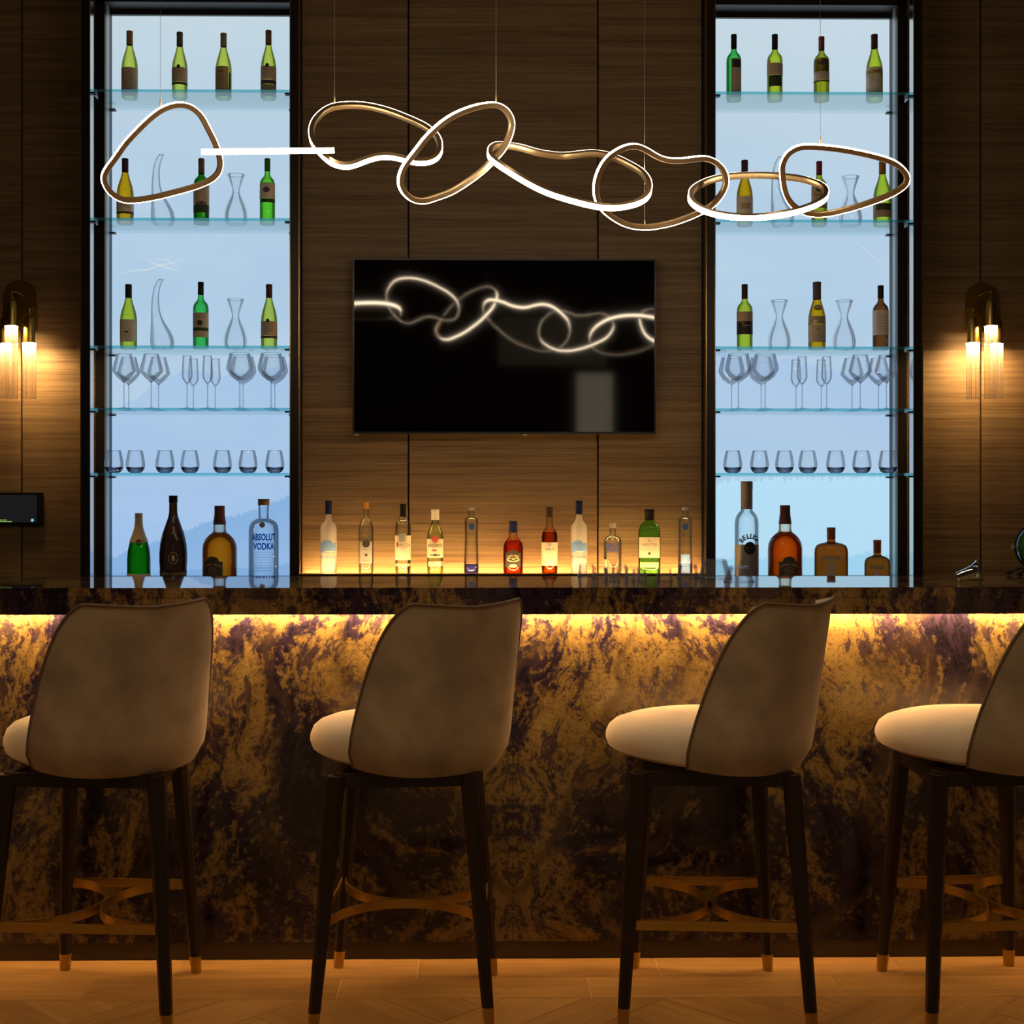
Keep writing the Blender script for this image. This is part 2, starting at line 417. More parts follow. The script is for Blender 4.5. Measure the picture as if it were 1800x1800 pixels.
# niche edges measured on the outer frame (inner edges) at the frame plane
NL = (at(158, 500, YF).x, at(510, 500, YF).x); NR = (at(1257, 500, YF).x, at(1606, 500, YF).x)
INS = .017
wb = MB()
ZT = at(300, 5, YWALL).z       # soffit of both niches
segs = [(XL, NL[0] + INS - .042), (NL[1] - INS + .042, NR[0] + INS - .042), (NR[1] - INS + .042, XR)]
for a, b in segs: wb.box(a, b, YWALL + .02, 6.7, 0, CEIL)
for n in (NL, NR):
    wb.box(n[0] + INS - .042, n[1] - INS + .042, YWALL + .02, 6.7, ZT + .05, CEIL)
    wb.box(n[0] + INS - .042, n[1] - INS + .042, YPAN + .06, 6.7, 0, ZT + .05)
wall_back = struct(wb.build('wall_back', M['black']), 'wood panelled back wall of the bar with dark joints', 'wall')
def wall_panel(x0, x1, z0=.0, z1=CEIL):
    return MB().box(x0 + .004, x1 - .004, YWALL, YWALL + .02, z0, z1).build('wood_panel', M['veneer'], wall_back, bevel=.0012)
sm = [at(x, 500, YWALL).x for x in (38, 718, 1051, 1724)]
PW = sm[2] - sm[1]
wall_panel(XL, sm[0] - PW); wall_panel(sm[0] - PW, sm[0]); wall_panel(sm[0], segs[0][1])
wall_panel(segs[1][0], sm[1]); wall_panel(sm[1], sm[2]); wall_panel(sm[2], segs[1][1])
wall_panel(segs[2][0], sm[3]); wall_panel(sm[3], sm[3] + PW); wall_panel(sm[3] + PW, XR)
# lit doorway and an emissive panel standing in for a lit patch of wall, in the wall behind the viewer (they show in the television glass)
YV = 2 * (YWALL - .075) - YB
dx0, dx1, dz1 = at(1012, 655, YV).x, at(1078, 655, YV).x, at(1012, 655, YV).z
door = struct(MB().box(dx0, dx1, YB, YB + .02, 0, dz1).build('door_1', M['frame']), 'dark door with a lit upper pane in the wall behind the viewer', 'door')
MB().box(dx0 + .01, dx1 - .01, YB + .02, YB + .03, 1.85, dz1 - .01).build('door_pane', M['white_lit'], door)
MB().box(dx0 - .06, dx0, YB, YB + .05, 0, dz1 + .06).build('door_frame', M['frame'], door)
MB().box(dx1, dx1 + .06, YB, YB + .05, 0, dz1 + .06).build('door_frame', M['frame'], door)
MB().box(dx0, dx1, YB, YB + .05, dz1, dz1 + .06).build('door_frame', M['frame'], door)
wx0, wx1, wz0, wz1 = at(876, 560, YV).x, at(1066, 560, YV).x, at(876, 643, YV).z, at(876, 556, YV).z
win = struct(MB().box(wx0, wx1, YB, YB + .02, wz0, wz1).build('bulkhead_1', M['white_dim']), 'emissive panel standing in for a lit window behind the viewer', 'bulkhead')
MB().box(wx0, wx1, YB, YB + .05, wz0 - .05, wz0).build('bulkhead_edge', M['frame'], win)
# unseen downlights added behind and above the viewer as low general fill
for k, (x, y) in enumerate(((-2.2, .6), (0, .6), (2.2, .6), (-1.1, 2.0), (1.1, 2.0))):
    t = thing('added_fill_downlight', ['added fill downlight, out of view, over the left of the room', 'added fill downlight, out of view, over the middle of the room', 'added fill downlight, out of view, over the right of the room', 'added fill downlight, out of view, near the left bar stools', 'added fill downlight, out of view, near the right bar stools'][k], 'downlight', (x, y, CEIL))
    MB().lathe([(.045, -.002), (.07, -.002), (.07, -.012), (.045, -.012), (.045, -.002)], 24).build('ring', M['frame'], t, True)
    MB().lathe([(0, -.003), (.044, -.003), (.044, -.006), (0, -.006)], 24).build('lens', M['lens'], t)
    ld = bpy.data.lights.new('fill_beam', 'SPOT'); ld.energy = DOWN; ld.color = (1.0, .72, .42); ld.spot_size = R(125); ld.spot_blend = .8; ld.shadow_soft_size = .05
    lo = bpy.data.objects.new('fill_beam', ld); COL.objects.link(lo); lo.parent = t; lo.location = (0, 0, -.03)

# ------------------------------------------------------------------ niches with backlit panels
PX = {'top': (.44, .58, .68), 'mid': (.33, .50, .70), 'low': (.24, .43, .74)}
zl = lambda y: at(300, y, YPAN).z
xl = lambda x: at(x, 900, YPAN).x
printL = make_print('print_left', [
    (xl(197), zl(700), .25, .35, .02, 1.6, (.30, .46, .74), .45),
    (xl(197), zl(980), .36, .10, .055, .9, (.20, .38, .66), .8),
    (xl(197), zl(1005), .05, .10, .05, .6, (.13, .31, .60), .45)],
    (.50, .62, .69), (.39, .55, .72), (.32, .50, .79), None, None)
printR = make_print('print_right', [
    (xl(1257), zl(620), -.1, .4, .02, 1.0, (.33, .48, .74), .45),
    (xl(1257), zl(845), .03, .05, .10, .9, (.44, .72, .88), .8),
    (xl(1257), zl(985), .05, .12, .06, .7, (.24, .55, .76), .6)],
    (.51, .62, .69), (.40, .56, .72), (.40, .62, .80), None, None)
M['spray'] = emis('printed_spray', (.60, .71, .76), 1.0)
ZNB = at(386, 1016, 6.256).z     # niche base
def niche(n, mat, side, label):
    t = struct(thing('trim_1' if side < 0 else 'trim_2', label, 'niche', ((n[0] + n[1]) / 2, YF, 0)))
    ox = (n[0] + n[1]) / 2
    def B(name, x0, x1, y0, y1, z0, z1, m, bevel=0): return MB().box(x0 - ox, x1 - ox, y0 - YF, y1 - YF, z0, z1).build(name, M[m] if isinstance(m, str) else m, t, bevel=bevel)
    a, b = n; FW = .040
    for s, x in ((-1, a), (1, b)):
        x0, x1 = (x - FW, x) if s < 0 else (x, x + FW)
        p = B('outer_post', x0, x1, YF, YF + .06, .4, CEIL - .02, 'frame')
        for e in (x0, x1):
            MB().box(e - .002 - ox, e + .002 - ox, -.003, .003, .4, CEIL - .02).build('brass_edge', M['gold'], p)
        ix = x - s * 0
        xi = x - s * 0.0
        # polished inner cheek of the post
        B('post_cheek', (x - .0004) if s > 0 else x, x if s > 0 else x + .0004, YF + .006, YF + .058, ZNB, ZT, 'frame_gloss')
        # inner frame lining the opening in the wall
        xin = x - s * INS * 1.0
        w0, w1 = (xin - .042, xin) if s < 0 else (xin, xin + .042)
        f = B('inner_frame', w0, w1, YWALL - .012, YWALL + .02, .4, ZT + .05, 'frame')
        MB().box(xin - .0015 - ox, xin + .0015 - ox, YWALL - .0135 - YF, YWALL - .0105 - YF, .4, ZT + .002).build('brass_edge', M['gold'], f)
        B('jamb_lining', xin if s > 0 else xin - .004, xin + .004 if s > 0 else xin, YWALL + .02, YWALL + .066, .4, ZT, 'satin')
        B('panel_surround', xin if s > 0 else xin - .006, xin + .006 if s > 0 else xin, YWALL + .066, YPAN + .01, .4, ZT, 'frame')
    xa, xb = a + INS, b - INS
    B('head_frame', xa - .042, xb + .042, YWALL - .012, YWALL + .02, ZT, ZT + .05, 'frame')
    B('soffit', xa, xb, YWALL + .02, YPAN + .01, ZT, ZT + .01, 'frame')
    B('head_trim', xa, xb, YPAN - .02, YPAN, ZT - .022, ZT, 'frame')
    B('backlit_panel', xa, xb, YPAN, YPAN + .02, ZNB - .4, ZT, mat)
    B('base_ledge', a, b, YF + .01, YPAN, ZNB - .03, ZNB, 'frame')
    return t
nl = niche(NL, printL, -1, 'tall backlit blue display niche left of the television')
nr = niche(NR, printR, 1, 'tall backlit blue display niche right of the television')
def stroke(t, n, pts, w):
    ox = (n[0] + n[1]) / 2; P = [at(x, y, YPAN) for x, y in pts]; v = []; f = []
    for i, p in enumerate(P):
        q = w * math.sin(math.pi * (i + .35) / (len(P) - .3)) * YPAN / F
        v += [(p.x - ox, YPAN - YF - .0008, p.z - q), (p.x - ox, YPAN - YF - .0008, p.z + q)]
    for i in range(len(P) - 1): f.append((2 * i, 2 * i + 2, 2 * i + 3, 2 * i + 1))
    MB().add(v, f).build('printed_spray', M['spray'], t)
for pts, w in (([(204, 482), (236, 475), (260, 474), (287, 465), (304, 463), (327, 454)], 1.3), ([(256, 453), (273, 464), (291, 469), (315, 476)], 1.6), ([(271, 455), (296, 457), (311, 469)], 1.0), ([(234, 447), (241, 453), (246, 460)], .7)): stroke(nl, NL, pts, w)
for pts, w in (([(1506, 426), (1530, 446), (1556, 470)], 1.0), ([(1443, 416), (1452, 428)], .6), ([(1466, 489), (1475, 486)], .8)): stroke(nr, NR, pts, w)
# glass shelves
SHY = [157, 383, 607.5, 717, 831]
ORD = ['top', 'second', 'third', 'fourth', 'lowest']
SHZ = [at(334, y, YF).z for y in SHY]
for side, n in (('left', NL), ('right', NR)):
    for k, z in enumerate(SHZ):
        w = (n[1] - n[0]) / 2 - .002
        t = thing('glass_shelf', f'{ORD[k]} clear glass shelf of the {side} display niche', 'shelf', ((n[0] + n[1]) / 2, YF, z), 0, 'glass shelves in the display niches')
        MB().box(-w, w, .003, YPAN - YF - .006, -.0125, 0).build('pane', M['shelf'], t)
        MB().box(-w, w, 0, .0028, -.0125, 0).build('polished_edge', M['shelfedge'], t)
        for s in (-1, 1):
            for yy in (.0, .262):
                e = w if yy == 0 else w - INS
                x0, x1 = sorted((s * (e + .001), s * (e - .022)))
                MB().box(x0, x1, yy - .001 if yy == 0 else yy, yy + .03, -.020, -.0128).build('shelf_clip', M['frame'], t)

# ledge with bottles under the television
LX0, LX1 = NL[1] + .040, NR[0] - .040
ZLED = at(890, 1010.5, YF).z
lg = thing('back_ledge', 'narrow bronze ledge under the television carrying a row of spirits', 'ledge', ((LX0 + LX1) / 2, YF, ZLED))
hw = (LX1 - LX0) / 2 - .001
MB().box(-hw, hw, .008, .158, -.02, 0).build('ledge_board', M['brass'], lg)
MB().box(-hw, hw, 0, .0078, -.03, .0035).build('ledge_lip', M['frame'], lg)
MB().box(-hw, hw, .0085, .0135, .0002, .0020).build('led_strip', M['led2'], lg)
MB().box(-hw, hw, .161, .173, -.016, -.013).build('led_strip', M['led3'], lg)

# ------------------------------------------------------------------ bar
BX0, BX1 = -3.0, 3.0
top = thing('stone_worktop', 'thick polished dark granite bar top across the whole picture', 'bar top', (0, YC, ZC - .079))
MB().box(BX0, BX1, 0, YCB - YC, .049, .079).build('slab', M['stone_top'], top, bevel=.0015)
MB().box(BX0, BX1, 0, .025, 0, .0488).build('apron', M['stone'], top)
bar = thing('bar_counter', 'gold and purple granite bar front with dark kick plate', 'bar', (0, YP, 0))
KZ = .052
SW = 1.62
for k in range(-2, 2):
    x0, x1 = max(BX0, XBOOK + k * SW), min(BX1, XBOOK + (k + 1) * SW)
    MB().box(x0 + .0006, x1 - .0006, 0, .03, KZ, ZC - .0305).build('granite_slab', M['stone'], bar)
MB().box(BX0, BX1, .004, .03, 0, KZ - .001).build('kick_plate', M['kick'], bar)
MB().box(BX0, BX1, .031, .5, 0, ZC - .031).build('carcass', M['black'], bar)
MB().box(BX0, BX1, -.0265, -.0205, ZC - .079 + .0015, ZC - .079 + .0035).build('led_strip', M['led4'], bar)
MB().box(BX0, BX1, -.0190, -.0125, ZC - .079 + .024, ZC - .079 + .026).build('led_strip', M['led'], bar)

# ------------------------------------------------------------------ bar stools
def seat_mesh():
    prof = [(0, 0, 0), (.55, 0, 0), (.92, .001, 0), (.978, .012, 0), (1, .034, 0), (.997, .055, 0), (.968, .080, 1), (.905, .100, 1), (.79, .115, 1), (.56, .125, 1), (.3, .129, 1), (0, .130, 1)]
    mb = MB(); v = []; rings = []; seg = 40
    for s, z, topf in prof:
        if s == 0: rings.append([len(v)]); v.append((0, 0, z)); continue
        ring = []
        for i in range(seg):
            a = 2 * math.pi * i / seg; c, q = math.cos(a), math.sin(a); p = 2.5
            x = .250 * s * math.copysign(abs(c) ** (2 / p), c); y = .012 * s + .272 * s * math.copysign(abs(q) ** (2 / p), q)
            if q > 0: x *= 1 - .10 * (abs(q) ** 2)
            else: k = 1 - .085 * min(1, abs(q) * 2); x *= k; y *= k
            # underside climbs and the top falls towards the front edge
            t = (y + .26) / .545
            zz = z + .024 * t * (1 - z / .13) - .024 * max(0, t - .35) * (z / .13)
            ring.append(len(v)); v.append((x, y, zz))
        rings.append(ring)
    f = []
    for a, b in zip(rings, rings[1:]):
        for i in range(seg):
            j = (i + 1) % seg
            if len(a) == 1: f.append((a[0], b[j], b[i]))
            elif len(b) == 1: f.append((a[i], a[j], b[0]))
            else: f.append((a[i], a[j], b[j], b[i]))
    return mb.add(v, f)
SH_Z0, SH_Z1 = -.004, .455
def shell_pt(u, v, off):
    """u -1..1 round the back, v 0..1 upwards, off = inward offset"""
    vm = min(v, 1.0)
    phm = R(71 - 22 * vm ** 1.5 - 15 * (1 - (1 - vm ** 6) ** .5))
    ph = u * phm
    a, b = .262 - off, .268 - off
    grow = 1 - .10 * (1 - min(1, vm / .16)) ** 2.2          # tucked in at the bottom
    a *= grow * (1 + .0 * vm); b *= grow
    p = 2.35
    s, c = math.sin(ph), math.cos(ph)
    x = a * math.copysign(abs(s) ** (2 / p), s); y = -b * math.copysign(abs(c) ** (2 / p), c)
    y -= .066 * vm ** 1.15                                   # reclined
    z = SH_Z0 + (SH_Z1 - SH_Z0) * vm - .012 * (1 - abs(u)) ** 1 * vm ** 4 + .020 * abs(u) ** 2 * (1 - vm) * 1.0
    return (x, y, z)
def shell_mesh():
    NU, NV, TH = 32, 20, .040
    v = []; f = []
    for layer, off in ((0, 0.0), (1, TH)):
        for j in range(NV + 1):
            for i in range(NU + 1):
                u = -1 + 2 * i / NU; q = 1 - (1 - j / NV) ** 2.0
                if layer: u *= .965; q = .02 + q * .955
                v.append(shell_pt(u, q, off))
    W1 = NU + 1; L = W1 * (NV + 1)
    for j in range(NV):
        for i in range(NU):
            a = j * W1 + i
            f.append((a, a + 1, a + W1 + 1, a + W1)); f.append((L + a + W1, L + a + W1 + 1, L + a + 1, L + a))
    border = [i for i in range(W1)] + [j * W1 + NU for j in range(1, NV + 1)] + [NV * W1 + i for i in range(NU - 1, -1, -1)] + [j * W1 for j in range(NV - 1, 0, -1)]
    for a, b in zip(border, border[1:] + border[:1]): f.append((b, a, L + a, L + b))
    pts = [v[i] for i in border]
    edge = [v[j * W1] for j in range(NV + 1)] + [v[NV * W1 + i] for i in range(1, NU + 1)] + [v[j * W1 + NU] for j in range(NV - 1, -1, -1)]
    return MB().add(v, f), edge
SEATZ = .680
# feet and leg tops of the base: wide side is local -y
FT = [(-.245, -.228), (.245, -.228), (.195, .228), (-.195, .228)]
TP = [(-.200, -.172), (.200, -.172), (.158, .172), (-.158, .172)]
LT = .655
def lerp2(a, b, t): return (a[0] + (b[0] - a[0]) * t, a[1] + (b[1] - a[1]) * t)
def build_stool(label):
    t = thing('bar_stool', label, 'stool', group='velvet bar stools along the bar')
    s = seat_mesh().build('seat', M['velvet_lit'], t, True, loc=(0, 0, SEATZ - .012))
    sh, edge = shell_mesh()
    b = sh.build('backrest', M['velvet'], t, True, loc=(0, 0, SEATZ - .02))
    MB().tube(edge, .0042, 6).build('piping', M['piping'], b, True)
    MB().lathe([(0, .642), (.13, .642), (.13, .672), (0, .672)], 28).build('swivel_plate', M['legwood'], t, True)
    for (fx, fy), (tx, ty) in zip(FT, TP):
        zt = .050; k = 1 - zt / LT
        m = lerp2((fx, fy), (tx, ty), zt / LT)
        def leg(p0, z0, p1, z1, r0, r1):
            mb = MB(); v = []
            for p, z, r in ((p0, z0, r0), (p1, z1, r1)):
                for i in range(8):
                    a = 2 * math.pi * (i + .5) / 8; q = .8
                    v.append((p[0] + r * math.copysign(abs(math.cos(a)) ** q, math.cos(a)), p[1] + r * math.copysign(abs(math.sin(a)) ** q, math.sin(a)), z))
            return mb.add(v, [tuple(reversed(range(8))), tuple(range(8, 16))] + [(i, (i + 1) % 8, 8 + (i + 1) % 8, 8 + i) for i in range(8)])
        l = leg(m, zt, (tx, ty), LT, .0165, .025).build('leg', M['legwood'], t)
        leg((fx, fy), 0, m, zt, .0145, .0168).build('brass_tip', M['brass'], l)
    # apron rails
    for i in range(4):
        a, c = Vector(TP[i]), Vector(TP[(i + 1) % 4]); d = (c - a).normalized(); nn = Vector((d.y, -d.x))
        q = [a + nn * .011, c + nn * .011, c - nn * .011, a - nn * .011]
        MB().add([(p.x, p.y, .622) for p in q] + [(p.x, p.y, .658) for p in q], [(3, 2, 1, 0), (4, 5, 6, 7)] + [(k, (k + 1) % 4, 4 + (k + 1) % 4, 4 + k) for k in range(4)]).build('apron_rail', M['legwood'], t)
    MB().box(-.15, .15, -.03, .03, .63, .645).build('cross_rail', M['legwood'], t); MB().box(-.02, .02, -.18, .18, .624, .642).build('cross_rail', M['legwood'], t)
    # footrest bands
    zf, hb = .262, .0125
    q = [lerp2(FT[i], TP[i], zf / LT) for i in range(4)]
    def band(pts):
        v = []; f = []; n = len(pts); P = [Vector(p) for p in pts]
        for i, p in enumerate(P):
            d = (P[min(i + 1, n - 1)] - P[max(i - 1, 0)]).normalized(); nn = Vector((-d.y, d.x)) * .0025
            v += [(p.x + nn.x, p.y + nn.y, zf - hb), (p.x + nn.x, p.y + nn.y, zf + hb), (p.x - nn.x, p.y - nn.y, zf + hb), (p.x - nn.x, p.y - nn.y, zf - hb)]
        for i in range(n - 1):
            for k in range(4): f.append((i * 4 + k, i * 4 + (k + 1) % 4, i * 4 + 4 + (k + 1) % 4, i * 4 + 4 + k))
        f += [(0, 1, 2, 3), (4 * n - 1, 4 * n - 2, 4 * n - 3, 4 * n - 4)]
        return MB().add(v, f)
    for i, j in ((0, 1), (2, 3)):
        off = -.006 if i == 0 else .006
        a, c = q[i], q[j]
        band([(a[0] + (c[0] - a[0]) * k / 6, a[1] + off) for k in range(7)]).build('footrest_bar', M['brass'], t)
    for sgn, (i, j) in ((-1, (0, 3)), (1, (1, 2))):
        pts = []
        for k in range(29):
            a = -math.pi / 2 + math.pi * k / 28
            w = (math.sin(a) + 1) / 2
            base = q[i][0] + (q[j][0] - q[i][0]) * w
            pts.append((base + (sgn * .0026 - base) * math.cos(a) ** 1.0, q[i][1] + .003 + (q[j][1] - q[i][1] - .006) * w))
        band(pts).build('footrest_arc', M['brass'], t)
    return t
LBL = ['taupe velvet bar stool at the left edge of the picture', 'taupe velvet bar stool below the television, its footrest arcs facing the viewer',
       'taupe velvet bar stool in front of the right display niche', 'taupe velvet bar stool cut off by the right edge of the picture']
SPOTS = [(-1.030, 3.795, -4, 36), (-.191, 3.795, -92, 34), (.638, 3.79, -4, 45), (1.397, 3.79, 5.5, 39)]
proto = build_stool(LBL[0])
for i, (x, y, rb, rs) in enumerate(SPOTS):
    o = proto if i == 0 else copy_tree(proto)
    o['label'] = LBL[i]; o.location = (x, y, 0); o.rotation_euler = (0, 0, R(rb))
    for ch in o.children:
        if ch.name.split('.')[0] in ('seat', 'backrest'): ch.rotation_euler = (0, 0, R(rs - rb))

# ------------------------------------------------------------------ pendant of linked luminous loops
def smooth_loop(pts, n=120):
    k = len(pts); out = []; per = 10
    for i in range(k):
        p0, p1, p2, p3 = pts[i - 1], pts[i], pts[(i + 1) % k], pts[(i + 2) % k]
        for s in range(per):
            t = s / per
            out.append(tuple(.5 * ((2 * b) + (-a + c) * t + (2 * a - 5 * b + 4 * c - d) * t * t + (-a + 3 * b - 3 * c + d) * t ** 3) for a, b, c, d in zip(p0, p1, p2, p3)))
    # even resample
    P = [Vector(p) for p in out]; L = [0]
    for i in range(len(P)): L.append(L[-1] + (P[(i + 1) % len(P)] - P[i]).length)
    res = []; j = 0
    for q in range(n):
        d = L[-1] * q / n
        while L[j + 1] < d: j += 1
        t = (d - L[j]) / max(1e-9, L[j + 1] - L[j]); res.append(P[j].lerp(P[(j + 1) % len(P)], t))
    for _ in range(3): res = [(res[i - 1] + res[i] * 2 + res[(i + 1) % n]) / 4 for i in range(n)]
    return res
YQ = 4.35
LINKS = [
 ([(313,179),(336,183),(356,199),(370,224),(384,253),(392,282),(389,304),(375,319),(346,332),(307,343),(270,352),(233,357),(209,354),(187,338),(177,316),(181,299),(197,277),(216,250),(238,226),(263,202),(287,186)], .42, -.42, 0),
 ([(588,184),(618,181.5),(650,184),(686,193),(720,206),(750,220),(772,238),(779,258),(774,275),(760,285),(740,288),(718,285),(696,279),(676,277),(657,280),(637,287),(618,294),(598,294),(579,287),(562,272),(548,255),(542,236),(547,214),(562,197),(574,189)], .0, .62, .02),
 ([(872,179),(889,187),(900,201.5),(904,219),(898,243),(887,265),(872,282),(850,304),(823,324),(794,342),(764,353),(745,358.5),(725,356),(711,346),(701,331),(699,316),(703,299),(713,282),(728,263),(745,241),(764,222),(786,205),(811,192),(838,183),(855,180)], .45, -.40, -.02),
 ([(855,271.5),(858,259),(872,252.5),(894,254),(918,258),(943,265.5),(967,270),(992,272),(1016,269),(1040.5,267),(1065,270),(1089,278),(1111,289),(1131,301),(1143,315.5),(1147,330),(1143,345),(1128.5,356),(1106.5,363),(1080,366.5),(1050,364.5),(1021,358),(992,350),(962,340),(933,326.5),(904,309.5),(879,293.5),(861,280)], .1, 1.15, .0),
 ([(1119,251.5),(1138,259),(1155.4,270),(1175,277),(1197,277.7),(1221,274.7),(1243.4,273.5),(1263,282.5),(1275,296),(1281,315.5),(1276.5,335),(1265.5,352),(1252,366),(1236,375),(1212,386),(1180,397),(1145.6,403.6),(1128.5,404),(1104,401),(1079.6,390),(1062.5,377),(1051.5,366),(1044,347),(1042.5,328),(1046.6,308),(1056.7,286),(1072,269),(1092,257),(1104,253)], .20, -.38, .0),
 ([(1208,345),(1213,333),(1229,322),(1253,313),(1283,308),(1317,306),(1351,306.5),(1383,309),(1412,313),(1437,320.5),(1454,330),(1458,340),(1454,350),(1439,359.5),(1415,369),(1385,376.7),(1351,382),(1317,384),(1283,382),(1253,376.7),(1229,368),(1214,357)], .0, 1.35, .0),
 ([(1369.5,293.6),(1372,284),(1378,271.6),(1388,262),(1400,255.7),(1415,253),(1444,254),(1473,257),(1503,262),(1534.5,269),(1561.4,276.5),(1581,286),(1595.6,299.7),(1600.5,312),(1597,325),(1583.4,336.7),(1561.4,348.6),(1532,359.6),(1503,369),(1473,376.7),(1449,381),(1429,381),(1410,376.7),(1393,367),(1380.5,352),(1374,335),(1371,315.6)], -.12, -.50, .0)]
pend = thing('pendant_light', 'chain of eight linked glowing gold loops hung above the bar', 'pendant', (at(890, 270, YQ).x, YQ, 2.2))
PL = pend.location.copy()
def ribbon(P, n, led_name='led_diffuser'):
    """ring of rectangular section along the closed planar curve P (outer luminous face)"""
    N = len(P); c = sum(P, Vector()) / N
    area = sum(((P[i] - c).cross(P[(i + 1) % N] - c)).dot(n) for i in range(N))
    WH, T_LED, T_G = .0085, .0016, .0160
    g = MB(); l = MB(); gv = []; lv = []
    for i in range(N):
        t = (P[(i + 1) % N] - P[i - 1]).normalized()
        o = t.cross(n) if area > 0 else n.cross(t)
        for off, w in ((0, 1), (0, -1), (-T_LED, -1), (-T_LED, 1)): lv.append(P[i] + o * off + n * (WH * w) - PL)
        for off, w in ((-T_LED, 1.08), (-T_LED, -1.08), (-T_G, -1.08), (-T_G - .002, -.5), (-T_G - .002, .5), (-T_G, 1.08)): gv.append(P[i] + o * off + n * (WH * w) - PL)
    for vv, K, mb in ((lv, 4, l), (gv, 6, g)):
        mb.add(vv, [(i * K + k, i * K + (k + 1) % K, ((i + 1) % N) * K + (k + 1) % K, ((i + 1) % N) * K + k) for i in range(N) for k in range(K)])
    go = g.build('gold_loop', M['pgold'], pend, True)
    l.build(led_name, M['pled'], go, True)
LPL = []
for pts, gx, gz, dy in LINKS:
    cx = sum(p[0] for p in pts) / len(pts); cy = sum(p[1] for p in pts) / len(pts)
    C = at(cx, cy, YQ + dy); n = Vector((gx, -1, gz)).normalized()
    P = []
    for q in smooth_loop(pts):
        r = ray(q.x, q.y); o = Vector((0, 0, EYE)); P.append(o + r * ((C - o).dot(n) / r.dot(n)))
    ribbon(P, n); LPL.append((C, n))
# the loop seen edge-on, lying between the first two
A, B = at(355, 267, YQ), at(587, 264.5, YQ)
C = (A + B) / 2; ux = (B - A).normalized(); vd = (C - Vector((0, 0, EYE))).normalized(); vd = (vd - ux * vd.dot(ux)).normalized()
n = ux.cross(vd).normalized(); a = (B - A).length / 2
P = []
for i in range(120):
    th = 2 * math.pi * i / 120; cs, sn = math.cos(th), math.sin(th)
    P.append(C + ux * (a * math.copysign(abs(cs) ** .9, cs)) + vd * (.135 * math.copysign(abs(sn) ** .9, sn) * (1 + .12 * cs)))
ribbon(P, n)
for px, py, li, rad in ((282, 189, 0, .0006), (588, 184, 1, .0006), (872, 180, 2, .0011), (1133, 402, 4, .0006), (1442, 255, 6, .0006)):
    C, n = LPL[li]; r = ray(px, py); o = Vector((0, 0, EYE)); p = o + r * ((C - o).dot(n) / r.dot(n))
    MB().tube([p - PL, Vector((p.x, p.y, CEIL)) - PL], rad, 6).build('suspension_cable', M['satin'], pend)
    MB().lathe([(0, 0), (.0022, 0), (.0022, .025), (0, .025)], 8, p.x - PL.x, p.y - PL.y, p.z - PL.z).build('cable_ferrule', M['pgold'], pend)

# ------------------------------------------------------------------ wall sconces
def sconce(mx, label):
    """mx maps the design's picture x of the right-hand lamp to its own place (mirrored for the other)"""
    o = at(mx(1725), 600, YWALL)
    t = thing('wall_sconce', label, 'sconce', (o.x, YWALL, o.z), 0, 'fluted glass wall sconces')
    k = F / YWALL
    X = lambda px: at(mx(px), 600, YWALL).x - o.x
    Z = lambda py: at(1725, py, YWALL).z - o.z
    # arched back plate
    x0, x1 = sorted((X(1697), X(1753))); r = (x1 - x0) / 2; zc = Z(497) - r
    pts = [(x0, Z(584)), (x1, Z(584))] + [((x0 + x1) / 2 + r * math.cos(a), zc + r * math.sin(a)) for a in [math.pi * i / 16 for i in range(17)]]
    MB().poly(pts, -.012, 0).build('back_plate', M['brass'], t)
    for cx, ytop, dep, x2 in ((1742, 573, .170, 11), (1710.5, 603, .135, 11.5), (1752, 604, .110, 11)):
        s = YWALL / F * (YWALL - dep) / YWALL
        q = at(mx(cx), ytop, YWALL - dep); lx, lz = q.x - o.x, q.z - o.z; rg = x2 * s
        gb = at(mx(cx), 700, YWALL - dep).z - o.z
        # fluted tube
        mb = MB(); v = []; f = []; N = 48
        for zz in (lz, gb):
            for i in range(N):
                a = 2 * math.pi * i / N; rr = rg * (1 if i % 2 else .93); v.append((lx + rr * math.cos(a), -dep + rr * math.sin(a), zz))
        f = [(i, (i + 1) % N, N + (i + 1) % N, N + i) for i in range(N)]
        gtube = mb.add(v, f).build('glass_tube', M['fluted'], t)
        MB().tube([(lx + rg * math.cos(2 * math.pi * i / 24), -dep + rg * math.sin(2 * math.pi * i / 24), gb) for i in range(24)], .0012, 6, True).build('tube_rim', M['fluted'], gtube, True)
        # metal cap, finial ball and hanger arm
        ch = 44 * s
        cap = MB().lathe([(0, .030), (rg * .78, .030), (rg * .80, 0), (rg * .84, 0), (rg * .84, ch * .8), (rg * .6, ch), (rg * .15, ch * 1.06), (0, ch * 1.06)], 24, lx, -dep, lz).build('lamp_cap', M['brass'], t, True)
        MB().lathe([(0, 0), (.006, .003), (.0085, .009), (.006, .015), (.003, .018), (0, .018)], 12, lx, -dep, lz + ch * 1.06).build('finial', M['brass'], cap, True)
        top_z = lz + ch * 1.06 + .018
        MB().tube([(lx, -dep, top_z - .002), (lx, -dep, top_z + .016), (lx * .97, -dep * .6, top_z + .026), (lx * .9, -.010, top_z + .02)], .0028, 8).build('hanger_arm', M['brass'], t, True)
        MB().lathe([(0, .0015), (rg * .66, .0015), (rg * .66, .004), (0, .004)], 16, lx, -dep, lz).build('bulb', M['bulb'], t)
sconce(lambda x: x, 'brass wall sconce with fluted glass tubes right of the right display niche')
sconce(lambda x: 1762 - x, 'brass wall sconce with fluted glass tubes at the left edge')

